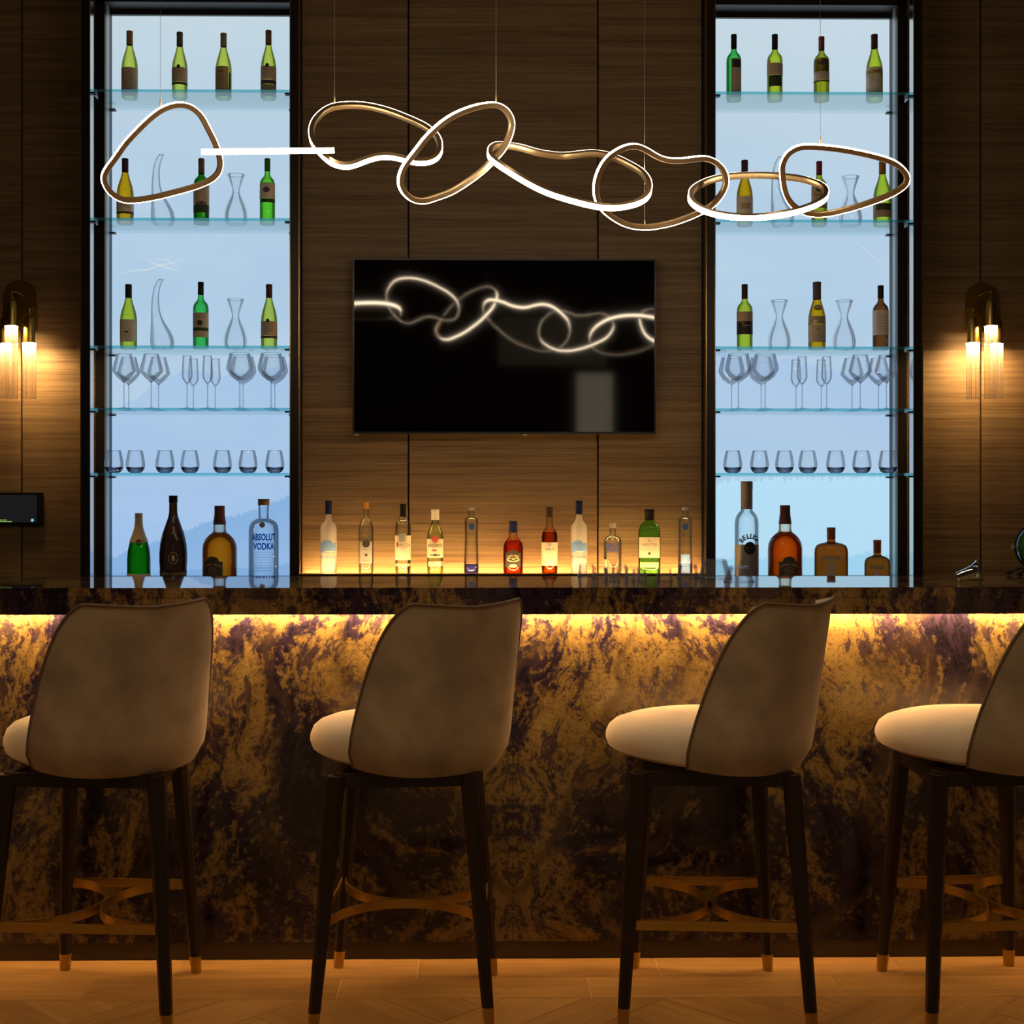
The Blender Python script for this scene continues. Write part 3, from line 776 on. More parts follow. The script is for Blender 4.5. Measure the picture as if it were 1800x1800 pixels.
# ------------------------------------------------------------------ television and wall tablet
a, b = at(620, 454, YWALL - .07), at(1153, 763, YWALL - .07)
tv = thing('television', 'large black wall television between the two lit niches', 'television', ((a.x + b.x) / 2, YWALL, b.z))
w, h = (b.x - a.x) / 2, a.z - b.z
MB().box(-w * .5, w * .5, -.03, 0, h * .2, h * .8).build('wall_mount', M['black'], tv)
MB().box(-w, w, -.068, -.03, 0, h).build('housing', M['tvframe'], tv, bevel=.002)
for x0, x1, z0, z1 in ((-w, w, h - .008, h), (-w, w, 0, .010), (-w, -w + .007, .010, h - .008), (w - .007, w, .010, h - .008)):
    MB().box(x0, x1, -.075, -.0682, z0, z1).build('bezel', M['tvframe'], tv)
MB().box(-w + .007, w - .007, -.0712, -.0684, .010, h - .008).build('screen', M['tvscreen'], tv)
for x in (-w + .02, w * .14): MB().box(x - .012, x + .006, -.07, -.045, -.006, 0).build('foot_tab', M['satin'], tv)
a, b = at(-78, 866, YWALL - .02), at(75, 923.5, YWALL - .02)
tab = thing('wall_tablet', 'small black touch panel with green text on the wall below the left sconce', 'tablet', ((a.x + b.x) / 2, YWALL, b.z))
w, h = (b.x - a.x) / 2, a.z - b.z
MB().box(-w, w, -.02, 0, 0, h).build('housing', M['tvframe'], tab, bevel=.003)
scr = MB().box(-w + .03, w - .027, -.0212, -.0202, .014, h - .011).build('screen', M['tabscreen'], tab)
tp = at(57, 914.5, YWALL - .02); 
MB().poly([(tp.x - (a.x + b.x) / 2 + .0075 * math.cos(k * math.pi / 8), tp.z - b.z + .0075 * math.sin(k * math.pi / 8)) for k in range(16)], -.0222, -.0213).build('icon', M['tabblue'], scr)
MB().poly([(tp.x - (a.x + b.x) / 2 + .0025 * math.cos(k * math.pi / 4), tp.z - b.z + .004 * math.sin(k * math.pi / 4)) for k in range(8)], -.0228, -.0223).build('icon_centre', M['tabwhite'], scr)
for px1, py, hh in ((13.5, 914.2, .0016), (22.5, 916.8, .0016)):
    e = at(px1, py, YWALL - .0215); ex = e.x - (a.x + b.x) / 2; zz = e.z - b.z; x = ex - .075
    mb = MB(); rr = random.Random(int(py * 10))
    while x < ex - .004:
        wl = rr.uniform(.004, .012); mb.box(x, min(x + wl, ex), -.0222, -.0213, zz - hh, zz + hh); x += wl + .0022
    mb.build('text_line', M['tabgreen'], scr)

# ------------------------------------------------------------------ bottles
M['paper'] = pbr('label_paper', (.60, .48, .35), .8)
M['paper_pale'] = pbr('label_paper_pale', (.78, .68, .55), .8)
M['paper_white'] = pbr('label_paper_white', (.85, .78, .66), .75)
M['paper_cream'] = pbr('label_paper_cream', (.60, .52, .38), .75)
M['paper_tan'] = pbr('label_paper_tan', (.46, .34, .21), .8)
M['paper_dark'] = pbr('label_dark', (.022, .018, .016), .6)
M['plaque'] = pbr('label_plaque', (.085, .066, .050), .6)
M['ink'] = pbr('label_ink', (.05, .038, .03), .7)
M['ink_green'] = pbr('label_ink_green', (.03, .07, .02), .7)
M['ink_red'] = pbr('label_ink_red', (.42, .05, .04), .7)
M['ink_gold'] = pbr('label_ink_gold', (.68, .48, .22), .5)
M['ink_glow'] = glass('printed_blue', (.02, .10, .42), (.01, .06, .30), .3, .35, .1)
M['ink_blue'] = pbr('label_ink_blue', (.012, .045, .26), .6)
M['ink_sky'] = pbr('label_ink_sky', (.16, .30, .62), .6)
M['ink_silver'] = pbr('label_silver', (.42, .40, .37), .4, .5)
M['ink_purple'] = pbr('label_purple', (.10, .06, .09), .7)
for nm, c in dict(tan=(.36, .20, .085), grey=(.12, .085, .085), stone=(.30, .24, .15), dark=(.022, .018, .020), plum=(.055, .025, .045), rust=(.22, .11, .075),
                  green=(.06, .22, .012), red=(.24, .035, .045), maroon=(.10, .035, .03), orange=(.42, .19, .03), navy=(.005, .010, .060), foil=(.55, .40, .22), black=(.005, .005, .005), brown=(.045, .022, .010),
                  white=(.66, .60, .50), pewter=(.22, .18, .155), copper=(.32, .10, .045), silver=(.42, .40, .36), cork=(.20, .12, .07), amberc=(.45, .20, .04)).items():
    M['cap_' + nm] = pbr('cap_' + nm, c, .5, .35 if nm in ('foil', 'silver', 'copper') else 0, .18)
for nm, mid, edge in (('yg', (.86, .90, .34), (.22, .30, .03)), ('yg2', (.80, .86, .22), (.16, .24, .02)), ('olive', (.68, .70, .12), (.12, .15, .01)), ('green', (.42, .88, .20), (.02, .20, .01)),
                      ('emerald', (.26, .82, .34), (.01, .14, .03)), ('amber', (.90, .66, .10), (.35, .14, .01)), ('winered', (.46, .26, .13), (.10, .03, .02)), ('dkgreen', (.10, .46, .06), (.005, .06, .004)),
                      ('cognac', (.20, .10, .065), (.02, .010, .008)), ('clearb', (.955, .975, .985), (.30, .40, .46)), ('whisky', (.97, .90, .80), (.50, .26, .08)), ('cointreau', (.55, .25, .075), (.10, .02, .005)),
                      ('palegreen', (.86, .95, .74), (.30, .44, .14)), ('ledgegreen', (.42, .82, .36), (.03, .24, .03))):
    M['g_' + nm] = glass('glass_' + nm, mid, edge, .03, 0, .7, .3)
M['g_frost'] = glass('glass_frosted', (.93, .92, .90), (.75, .72, .66), .3, .60, .3)
M['liq_amber'] = glass('liquid_amber', (.95, .52, .10), (.42, .09, .01), .1, 0, .1, .4)
M['liq_red'] = glass('liquid_red', (.90, .30, .06), (.35, .04, .01), .1, 0, .1, .4)
M['liq_dark'] = glass('liquid_dark', (.55, .22, .05), (.10, .02, .01), .1, 0, .1, .4)
M['liq_malt'] = glass('liquid_malt', (.80, .36, .08), (.25, .05, .01), .1, 0, .1, .4)
M['liq_blue'] = glass('tint_blue', (.16, .16, .72), (.03, .03, .35), .1, .25, .2)

_tc = {}
def text_geo(body, size, bold=0.0):
    key = (body, size, bold)
    if key not in _tc:
        cu = bpy.data.curves.new('txt', 'FONT'); cu.body = body; cu.size = size; cu.align_x = 'CENTER'; cu.align_y = 'CENTER'; cu.resolution_u = 3; cu.offset = bold
        ob = bpy.data.objects.new('txt', cu); COL.objects.link(ob)
        me = ob.evaluated_get(bpy.context.evaluated_depsgraph_get()).to_mesh()
        bm = bmesh.new(); bm.from_mesh(me); bmesh.ops.triangulate(bm, faces=bm.faces)
        _tc[key] = ([tuple(v.co) for v in bm.verts], [tuple(v.index for v in f.verts) for f in bm.faces]); bm.free()
        bpy.data.objects.remove(ob); bpy.data.curves.remove(cu)
    return _tc[key]
def wrap(mb, verts, faces, rad, z, ang=0.0, squash=1.0):
    mb.add([((rad) * math.sin(ang + x * squash / rad), -(rad) * math.cos(ang + x * squash / rad), z + y) for x, y, _ in verts], faces); return mb
def patch(rad, z0, z1, a0, a1, n=14, rad1=None):
    rad1 = rad1 or rad
    v = []; f = []
    for i in range(n + 1):
        a = a0 + (a1 - a0) * i / n
        v += [(rad * math.sin(a), -rad * math.cos(a), z0), (rad1 * math.sin(a), -rad1 * math.cos(a), z1)]
    for i in range(n): f.append((2 * i, 2 * i + 2, 2 * i + 3, 2 * i + 1))
    return MB().add(v, f)
def ellipse_patch(rad, z, rx, rz, ang=0.0, n=20):
    mb = MB(); v = [(0, 0, 0)] + [(rx * math.cos(2 * math.pi * i / n), rz * math.sin(2 * math.pi * i / n), 0) for i in range(n)]
    return wrap(mb, v, [(0, 1 + i, 1 + (i + 1) % n) for i in range(n)], rad, z, ang)

BURG = [(0, .012), (.5, .010), (.90, 0), (1, .02), (1, .44), (.96, .51), (.84, .585), (.66, .655), (.50, .72), (.40, .775), (.36, .80), (.35, .985), (.30, .993), (0, .993)]
BORD = [(0, .012), (.5, .010), (.92, 0), (1, .02), (1, .585), (.97, .635), (.86, .675), (.62, .708), (.44, .735), (.37, .765), (.35, .80), (.34, .985), (.30, .993), (0, .993)]
CHAMP = [(0, .01), (.9, 0), (1, .03), (1, .30), (.95, .42), (.80, .54), (.55, .66), (.36, .77), (.30, .86), (.30, .98), (0, .985)]
COGN = [(0, .01), (.86, 0), (.93, .02), (1, .20), (1, .30), (.94, .42), (.78, .54), (.55, .65), (.36, .74), (.30, .80), (.285, .97), (0, .975)]
CHIV = [(0, .01), (.94, 0), (1, .02), (1, .40), (.96, .47), (.84, .535), (.62, .585), (.42, .63), (.37, .66), (.36, .72), (.35, .745), (.29, .86), (.275, .88), (.275, .985), (0, .985)]
CHIV2 = [(0, .01), (.94, 0), (1, .03), (1, .50), (.92, .575), (.70, .635), (.50, .68), (.42, .72), (.40, .80), (.33, .84), (.33, .985), (0, .985)]
ABSO = [(0, .01), (.92, 0), (1, .02), (1, .60), (.96, .66), (.82, .71), (.55, .742), (.38, .75), (.34, .76), (.34, .90), (.36, .91), (.36, .985), (0, .985)]
VODK2 = [(0, .01), (.92, 0), (1, .02), (1, .60), (.96, .655), (.84, .70), (.58, .745), (.38, .775), (.33, .80), (.33, .985), (0, .985)]
VODK = [(0, .01), (.92, 0), (1, .02), (1, .56), (.95, .61), (.80, .655), (.56, .69), (.38, .725), (.34, .75), (.34, .985), (0, .985)]
GOOS = [(0, .01), (.93, 0), (1, .02), (1, .61), (.95, .65), (.78, .685), (.52, .72), (.40, .755), (.37, .80), (.36, .985), (0, .985)]
KETE = [(0, .01), (.92, 0), (1, .03), (1, .66), (.97, .71), (.86, .74), (.62, .755), (.50, .775), (.42, .80), (.36, .82), (.36, .985), (0, .985)]
BACA = [(0, .01), (.92, 0), (1, .03), (1, .57), (.95, .63), (.78, .69), (.60, .735), (.48, .78), (.46, .82), (.44, .985), (0, .985)]
CIRO = [(0, .01), (.95, 0), (1, .02), (.98, .15), (.90, .42), (.88, .60), (.92, .78), (.90, .82), (.70, .845), (.42, .86), (.38, .88), (.42, .90), (.40, .985), (0, .985)]
COIN = [(0, .01), (.95, 0), (1, .02), (1, .50), (.97, .58), (.88, .64), (.68, .675), (.42, .695), (.27, .71), (.235, .74), (.235, .985), (0, .985)]
COIN2 = [(0, .01), (.95, 0), (1, .02), (1, .36), (.97, .44), (.88, .50), (.68, .545), (.42, .575), (.31, .60), (.28, .635), (.28, .985), (0, .985)]
OBAN = [(0, .01), (.93, 0), (1, .02), (1, .54), (.95, .60), (.78, .645), (.50, .68), (.42, .71), (.40, .76), (.36, .985), (0, .985)]
SING = [(0, .01), (.95, 0), (1, .02), (1, .62), (.95, .69), (.80, .755), (.55, .80), (.35, .83), (.30, .86), (.30, .985), (0, .985)]

def rad_at(prof, R0, zf):
    for (r0, z0), (r1, z1) in zip(prof[2:], prof[3:]):
        if z0 <= zf <= z1 and z1 > z0: return R0 * (r0 + (r1 - r0) * (zf - z0) / (z1 - z0))
    return R0 * (prof[-2][0] if zf > .5 else 1)
def bottle(name, label, cat, px, ytop, wpx, zb, Y, prof, gmat, cap=None, labels=(), texts=(), ovals=(), liquid=None, group=None, sx=1, sy=1, power=2.0, capr=1.06, extra=None):
    p = at(px, 500, Y); t = p.x
    ztop = at(px, ytop, Y).z; H = ztop - zb; R0 = wpx / 2 * Y / F
    t = thing(name, label, cat, (p.x, Y, zb), math.atan2(-p.x, Y), group)
    zz = lambda y: at(px, y, Y).z - zb
    body = MB().lathe([(r * R0, z * H) for r, z in prof], 28, sx=sx, sy=sy, power=power).build('glass_body', M[gmat], t, True)
    if liquid:
        ly, lm = liquid; zl_ = zz(ly); q = [(r * R0 * .94, z * H + .004) for r, z in prof if z * H + .004 < zl_]
        q += [(rad_at(prof, R0, zl_ / H) * .93, zl_), (0, zl_)]
        MB().lathe(q, 28, sx=sx, sy=sy, power=power).build('liquid', M[lm], t, True)
    if cap:
        y0, y1, cm = cap[:3]; z0, z1 = zz(y1), zz(y0)
        r0 = rad_at(prof, R0, z0 / H) * capr + .0006; r1 = (cap[3] if len(cap) > 3 else 1.0) * r0
        if len(cap) > 4: q = [(0, z1)] + [(rad_at(prof, R0, (z1 + (z0 - z1) * k / 8) / H) * 1.05 + .0008, z1 + (z0 - z1) * k / 8) for k in range(9)]
        else: q = [(0, z1), (r1 * .94, z1), (r1, z1 - .002), (r1, z0 + (z1 - z0) * .72), (r1 * .97, z0 + (z1 - z0) * .70), (r0, z0), (r0 * .97, z0)]
        MB().lathe(list(reversed(q)), 20).build('cap', M[cm], t, True)
    fl = power != 2.0
    first = None
    for lb in labels:
        y0, y1, lm, a0, a1 = lb[:5]; k = lb[5] if len(lb) > 5 else 0
        z0, z1 = max(zz(y1), .003), zz(y0)
        if fl: o = MB().box(-R0 * sx * a1, R0 * sx * a1, -R0 * sy - .0014 - k * .0004, -R0 * sy - .0004, z0, z1).build('paper_label', M[lm], t)
        else: o = patch(rad_at(prof, R0, max(z0, .021 * H) / H) + .0008 + k * .0005, z0, z1, R(a0), R(a1), 14, rad_at(prof, R0, z1 / H) + .0008 + k * .0005).build('paper_label', M[lm], t, True)
        first = first or o
    for (yc, rx, ry, om, ang) in ovals:
        z = zz(yc); rr = (rad_at(prof, R0, z / H)) + .0022; k = Y / F
        if fl:
            o = MB().poly([(rx * k * math.cos(i * math.pi / 9), z + ry * k * math.sin(i * math.pi / 9)) for i in range(18)], -R0 * sy - .0024, -R0 * sy - .0016).build('emblem', M[om], first or t)
        else: o = ellipse_patch(rr, z, rx * k, ry * k, R(ang)).build('emblem', M[om], first or t, True)
    for tx in texts:
        s, yc, hpx, tm = tx[:4]; o = tx[4] if len(tx) > 4 else {}
        z = zz(yc); size = hpx * Y / F * 1.38; rr = o.get('r') or max(rad_at(prof, R0, z / H), R0 if not o.get('neck') else 0) + .0030
        mb = MB()
        if 'arc' in o:
            rad = o['arc'] * Y / F; n = len(s); span = R(o.get('span', 100))
            for i, ch in enumerate(s):
                v, f = text_geo(ch, size, o.get('bold', 0)); th = span * (.5 - (i + .5) / n); ca, sa = math.cos(th), math.sin(th)
                v2 = [(-rad * sa + x * ca - y * sa, rad * ca - rad + x * sa + y * ca, 0) for x, y, _ in v]; wrap(mb, v2, f, rr, z, R(o.get('ang', 0)))
        elif fl:
            v, f = text_geo(s, size, o.get('bold', 0)); q = o.get('sq', 1)
            ro = R(o.get('rot', 0)); mb.add([(x * q * math.cos(ro) - y * math.sin(ro), -R0 * sy - .0030, z + y * math.cos(ro) + x * q * math.sin(ro)) for x, y, _ in v], f)
        else:
            v, f = text_geo(s, size, o.get('bold', 0)); ro = R(o.get('rot', 0))
            if ro: v = [(x * math.cos(ro) - y * math.sin(ro), x * math.sin(ro) + y * math.cos(ro), 0) for x, y, _ in v]
            wrap(mb, v, f, rr, z, R(o.get('ang', 0)), o.get('sq', 1))
        mb.build('label_print', M[tm], first or t)
    # fine print: rows of dashes too small to read
    for (y0, y1, rows, wd, tm, ang) in (extra or ()):
        mb = MB(); rr = R0 + .0031; rn = random.Random(int(px * 7 + y0))
        for k in range(rows):
            zc = zz(y0 + (y1 - y0) * (k + .5) / rows); x = -wd / 2 * Y / F; e = -x * rn.uniform(.7, 1)
            while x < e:
                w = rn.uniform(1.2, 3.5) * Y / F
                if fl: mb.box(x, x + w, -R0 * sy - .0030, -R0 * sy - .0026, zc - .0007, zc + .0007)
                else: wrap(mb, [(x, -.0006, 0), (x + w, -.0006, 0), (x + w, .0006, 0), (x, .0006, 0)], [(0, 1, 2, 3)], rr, zc, R(ang))
                x += w + .0012
        mb.build('fine_print', M[tm], first or t)
    return t

YS = 6.274
def wine(px, ytop, w, shelf, kind, g, capc, label, labels, ovals=(), texts=(), capb=None, extra=None, group='wine bottles on the glass shelves'):
    prof = BURG if kind == 'b' else BORD
    zb = SHZ[shelf]; hp = at(px, ytop, YS).z - zb; cb = capb or ytop + (24 if kind == 'b' else 24)
    return bottle('wine_bottle', label, 'bottle', px, ytop, w, zb, YS, prof, 'g_' + g, (ytop, cb, 'cap_' + capc), labels, texts, ovals, None, group, extra=extra)
LT_, RT_ = 'left display niche', 'right display niche'
PRN = lambda y0, y1, n, a=0, m='ink': [(y0, y1, n, 16, m, a)]
wine(228, 55, 28, 0, 'b', 'yg', 'tan', 'pale green wine bottle with tan capsule, leftmost on the top shelf of the left niche', [(122, 175, 'paper', -80, 52)], capb=79, extra=PRN(128, 150, 4, -14))
wine(316, 57, 27, 0, 'b', 'yg', 'grey', 'pale green wine bottle with grey capsule, second on the top shelf of the left niche', [(121.5, 147, 'paper', -84, 70), (147.5, 152, 'ink_purple', -84, 70)], [(120.5, 3.2, 3.2, 'ink', -10)], capb=81, extra=PRN(126, 140, 3, -8))
wine(393, 59, 28, 0, 'b', 'yg', 'stone', 'pale green wine bottle with stone capsule, third on the left niche top shelf', [(120, 175, 'paper_tan', -88, 35), (130, 175, 'ink_green', 38, 60)], [(129, 7, 2.6, 'cap_tan', -25)], capb=82, extra=PRN(136, 150, 3, -25))
wine(472, 54, 27, 0, 'b', 'yg', 'rust', 'pale green wine bottle with rust capsule, rightmost on the top shelf of the left niche', [(119.5, 143, 'paper', -84, 78), (143.5, 151, 'ink_purple', -84, 78), (151.5, 175, 'paper_tan', -84, 78)], [(118.5, 3.4, 3.4, 'ink', -10)], capb=78, extra=PRN(124, 138, 3, -6))
wine(220, 279, 29, 1, 'b', 'amber', 'plum', 'amber wine bottle with plum capsule on the second shelf of the left niche', [(357, 373, 'paper_pale', -85, 85), (373.5, 378, 'ink_purple', -85, 85)], capb=302, extra=[(334, 338, 1, 12, 'ink', -5), (360, 368, 3, 16, 'ink', 0)])
wine(354, 279, 27, 1, 'd', 'dkgreen', 'rust', 'dark green wine bottle with rusty neck on the second shelf of the left niche', [(328, 362, 'paper', -85, 75), (362.5, 376, 'ink_green', -85, 75)], [(360, 9, 3.5, 'ink_purple', 0)], capb=305, extra=PRN(334, 352, 4))
wine(470, 279, 26.5, 1, 'd', 'green', 'green', 'bright green wine bottle without capsule on the second shelf of the left niche', [(323.5, 351, 'paper_pale', -84, 80), (351.5, 358, 'ink_green', -60, 70)], [(336, 6, 5, 'ink_purple', -8)], capb=300)
wine(226, 500, 29, 2, 'b', 'yg2', 'dark', 'green wine bottle with plain taupe label, third shelf of the left niche', [(563, 602, 'paper_pale', -88, 55)], [(585, 4, 1.4, 'ink', -14)], capb=523, extra=[(553, 557, 1, 12, 'ink', -14), (588, 594, 2, 10, 'ink', -14)])
wine(353, 496, 27, 2, 'd', 'emerald', 'dark', 'emerald green wine bottle in the middle of the third shelf of the left niche', [(551, 577, 'paper', -80, 72), (577, 583, 'ink_green', -80, 72), (583, 594, 'paper', -80, 72)], [(569, 5, 5, 'ink_green', -8)], capb=518, extra=PRN(554, 562, 2))
wine(473, 500, 28, 2, 'b', 'yg', 'maroon', 'green wine bottle with brown capsule, rightmost on the third shelf of the left niche', [(566, 591, 'paper', -84, 84), (591.5, 596, 'ink_purple', -84, 84)], [(565, 3.2, 3.2, 'ink', -10)], capb=523, extra=PRN(570, 586, 4))
wine(1290, 61, 26, 0, 'd', 'emerald', 'dark', 'emerald wine bottle with label turned aside, top shelf of the right niche', [(106, 175, 'paper', -22, 70), (108, 122, 'ink', -12, 60, 1)], capb=85, extra=PRN(128, 140, 2, 20))
wine(1362, 61, 27, 0, 'd', 'yg2', 'dark', 'lime green wine bottle with dark capsule, second on the top shelf of the right niche', [(114, 135, 'paper', -84, 84), (135.5, 155, 'ink_green', -50, 60)], [(113, 5, 6, 'paper', -50)], capb=86, extra=PRN(119, 130, 2))
wine(1444, 65, 27, 0, 'd', 'olive', 'red', 'olive wine bottle with red capsule, third on the top shelf of the right niche', [(105, 144, 'paper_pale', -84, 84), (144.5, 147, 'ink', -84, 84)], [(114, 8, 4, 'ink_purple', 5)], [('Trivento', 126.5, 4.6, 'ink', {'ang': 10})], capb=88, extra=PRN(132, 142, 3))
wine(1537, 61, 29, 0, 'b', 'yg2', 'maroon', 'wine bottle with white label and red script, top shelf of the right niche', [(121, 175, 'paper_white', -88, 70), (67, 79, 'cap_cork', -1, 1)], [], [('Penfolds', 130, 4.6, 'ink_red', {'rot': 14})], capb=85, extra=PRN(138, 150, 3))
wine(1309, 282, 28, 1, 'b', 'amber', 'plum', 'amber wine bottle with plum capsule on the second shelf of the right niche', [(347, 384, 'paper_pale', -86, 86), (359, 370, 'paper_tan', -25, 45, 1)], capb=307, extra=[(335, 338, 1, 8, 'ink', 20), (350, 356, 2, 16, 'ink', 0)])
wine(1440, 284, 27, 1, 'd', 'olive', 'red', 'olive wine bottle with red capsule on the second shelf of the right niche', [(329, 368, 'paper_tan', -84, 84)], [(336, 7, 4, 'ink_purple', 5)], [('Trivento', 345, 4.4, 'ink')], capb=307)
wine(1551, 284, 31, 1, 'b', 'yg2', 'orange', 'green wine bottle with orange capsule on the second shelf of the right niche', [(360, 384, 'paper_tan', -86, 86), (361, 372, 'ink_green', -40, 60, 1)], capb=305)
wine(1309, 500, 27.5, 2, 'd', 'yg2', 'brown', 'green wine bottle with black and brown label on the third shelf of the right niche', [(549, 566, 'paper_tan', -84, 84), (566, 589, 'paper_dark', -84, 84)], [], [('T', 572, 7, 'ink_gold', {'ang': -14}), ('rivento', 573.5, 3.4, 'ink_gold', {'ang': 18})], capb=525, extra=[(540, 548, 2, 18, 'ink', 0)])
wine(1436, 496, 30, 2, 'b', 'amber', 'grey', 'amber brown wine bottle with cream label, third shelf of the right niche', [(557, 571, 'paper_tan', -88, 88), (572, 603, 'paper', -84, 88)], [(567, 3.4, 4, 'paper_white', -12), (542, 8, 5, 'paper_tan', 10)], [('N', 580, 5, 'ink', {'ang': 8})], capb=526, extra=PRN(586, 598, 3))
wine(1548, 502, 27.5, 2, 'd', 'winered', 'dark', 'dark red wine bottle with cream label, rightmost on the third shelf of the right niche', [(546.5, 590, 'paper_pale', -66, 84)], capb=524, extra=[(553, 582, 6, 14, 'ink', 8)])

YN = 6.256
GB = 'large spirit bottles at the foot of the niches'
bottle('champagne_bottle', 'green champagne bottle with gold foil neck at the foot of the left niche', 'bottle', 244, 902, 40, ZNB, YN, CHAMP, 'g_dkgreen', (902, 953, 'cap_foil', 1, 1), [(1008, 1030, 'paper_white', -88, 88)], (), [(953, 5, 5.5, 'cap_cork', 0)], None, GB)
bottle('cognac_bottle', 'tall dark brown cognac bottle at the foot of the left niche', 'bottle', 304.5, 871, 48, ZNB, YN, COGN, 'g_cognac', (871, 883, 'cap_black'), [(1002, 1016, 'paper_dark', -88, 88)], [('RÉMY MARTIN', 1008, 5.2, 'ink_gold', {'ang': 0})], [(980, 8, 10.5, 'ink_gold', 0), (980, 7, 9.5, 'paper_dark', 0), (980, 3, 5.5, 'ink_gold', 0)], None, GB)
def whisky(px, top, lab, liq, ang, k=0):
    bottle('whisky_bottle', lab, 'bottle', px, top, 60, ZNB, YN, CHIV, 'g_whisky', (top, top + 33, 'cap_maroon', 1, 1), [(986, 1016, 'plaque', ang - 34, ang + 34)],
           [('CHIVAS REGAL', 991 + k, 4.4, 'ink_gold', {'ang': ang, 'arc': 34, 'span': 56}), ('12', 1001 + k, 5.0, 'ink_gold', {'ang': ang})], [(986, 12, 9, 'plaque', ang), (1001 + k, 7.5, 5.6, 'ink_gold', ang), (1001 + k, 6.6, 4.8, 'plaque', ang)], (top + 47, liq), GB, extra=[(1008, 1013, 2, 22, 'ink_gold', ang)])
whisky(386, 889, 'big amber whisky bottle at the foot of the left niche', 'liq_amber', -24)
whisky(1380, 888, 'big red amber whisky bottle at the foot of the right niche', 'liq_red', 14)
bottle('vodka_bottle', 'big clear vodka bottle with blue lettering at the foot of the left niche', 'bottle', 463.5, 877, 52, ZNB, YN, ABSO, 'g_clearb', (877, 888, 'cap_cork', 1.02), (), [('ABSOLUT', 944, 11.5, 'ink_glow', {'bold': .0016, 'sq': .64}), ('VODKA', 960, 11.5, 'ink_glow', {'bold': .0016, 'sq': .68})], [(922, 5, 5, 'ink_silver', -6)], None, GB, extra=[(967, 1004, 8, 38, 'ink_glow', 0), (950, 954, 1, 38, 'ink_glow', 0)])
bottle('vodka_bottle', 'tall clear vodka bottle with silver label at the foot of the right niche', 'bottle', 1312.5, 846, 41.5, ZNB, YN, VODK, 'g_clearb', (846, 895, 'cap_pewter', 1.03), [(956.5, 1016, 'ink_silver', -88, 88)], [('BELUGA', 942.5, 8.5, 'paper_dark', {'arc': 19, 'span': 128, 'bold': .0012, 'ang': 16})], [(963, 10.5, 11.5, 'paper_dark', 16)], None, GB, extra=[(985, 1008, 5, 26, 'ink', 0)])
bottle('liqueur_bottle', 'larger square shouldered amber liqueur bottle at the foot of the right niche', 'bottle', 1461, 927, 58, ZNB, YN, COIN, 'g_cointreau', (927, 948, 'cap_copper', 1.02), [(976, 984, 'paper_tan', 0, .52), (988, 1016, 'paper', 0, .26, 1)], [('COINTREAU', 982, 6, 'ink_gold', {'sq': .7, 'rot': 9})], (), None, GB, sx=1, sy=.62, power=4.0)
bottle('liqueur_bottle', 'smaller square shouldered amber liqueur bottle, rightmost at the foot of the right niche', 'bottle', 1542, 949, 44, ZNB, YN, COIN2, 'g_cointreau', (949, 972, 'cap_copper', 1.02), [(993, 1000, 'paper_tan', 0, .52), (1004, 1018, 'paper', 0, .26, 1)], [('COINTREAU', 997, 4.2, 'ink_gold', {'sq': .7, 'rot': 9})], (), None, GB, sx=1, sy=.62, power=4.0)

YL = 6.227; ZL = ZLED
GL = 'row of spirits on the ledge below the television'
def goose(px, lab):
    bottle('vodka_bottle', lab, 'bottle', px, 880, 28.5, ZL, YL, GOOS, 'g_frost', (880, 904, 'cap_navy', 1.03), [(954, 971, 'ink_sky', -74, 66)], [('GREY GOOSE', 978.5, 4.4, 'ink_blue', {'ang': -12, 'sq': .92}), ('VODKA', 984.5, 3, 'ink_silver')], [(953, 9, 4, 'ink_sky', -10), (971, 13, 3, 'paper_cream', 10)], None, GL, extra=[(994.5, 997, 1, 12, 'ink_red', -8)])
goose(577.5, 'frosted vodka bottle with navy cap, leftmost on the ledge')
bottle('vodka_bottle', 'clear vodka bottle with gold cap and silver label, second on the ledge', 'bottle', 643.5, 882, 26, ZL, YL, VODK2, 'g_clearb', (882, 895, 'cap_amberc', 1.02), [(952, 990, 'ink_silver', -62, 50), (897, 910, 'ink_silver', -1, 1)], [('BELUGA', 944, 5.6, 'ink', {'arc': 11, 'span': 125, 'bold': .0003})], [(955, 7, 7, 'paper_dark', 0), (975, 2.5, 2.5, 'ink', 0)], None, GL, extra=[(963, 967, 1, 18, 'ink', 0), (983.5, 987, 1, 14, 'ink', 0)])
bottle('vodka_bottle', 'clear vodka bottle with black cap and cream label, third on the ledge', 'bottle', 708.5, 886, 27, ZL, YL, KETE, 'g_clearb', (886, 908, 'cap_black', 1.03), [(941, 984, 'paper_cream', -88, 84), (937, 952, 'ink_silver', -30, 22, 1), (990, 995, 'paper_tan', -86, 86)], [('Ketel One', 957.5, 5.6, 'ink', {'ang': 6, 'sq': .82}), ('VODKA', 962.5, 2.6, 'ink_red')], [(957, 2.6, 5, 'ink_red', -44), (994, 4, 4, 'ink_silver', 0)], None, GL, extra=[(967, 979, 4, 14, 'ink_silver', 0)])
bottle('rum_bottle', 'pale green rum bottle with white cap and red emblem, fourth on the ledge', 'bottle', 765, 895, 28, ZL, YL, BACA, 'g_palegreen', (895, 914, 'cap_white', 1.02), [(947, 980, 'paper_cream', -88, 88), (986, 995, 'ink_silver', -60, 88)], [('BACARDI', 958.5, 5.4, 'ink', {'sq': .92, 'bold': .0003})], [(947.5, 6, 6, 'ink_red', 0), (975, 10, 2, 'ink', 0), (967, 5, 1.6, 'ink_red', -6)], None, GL)
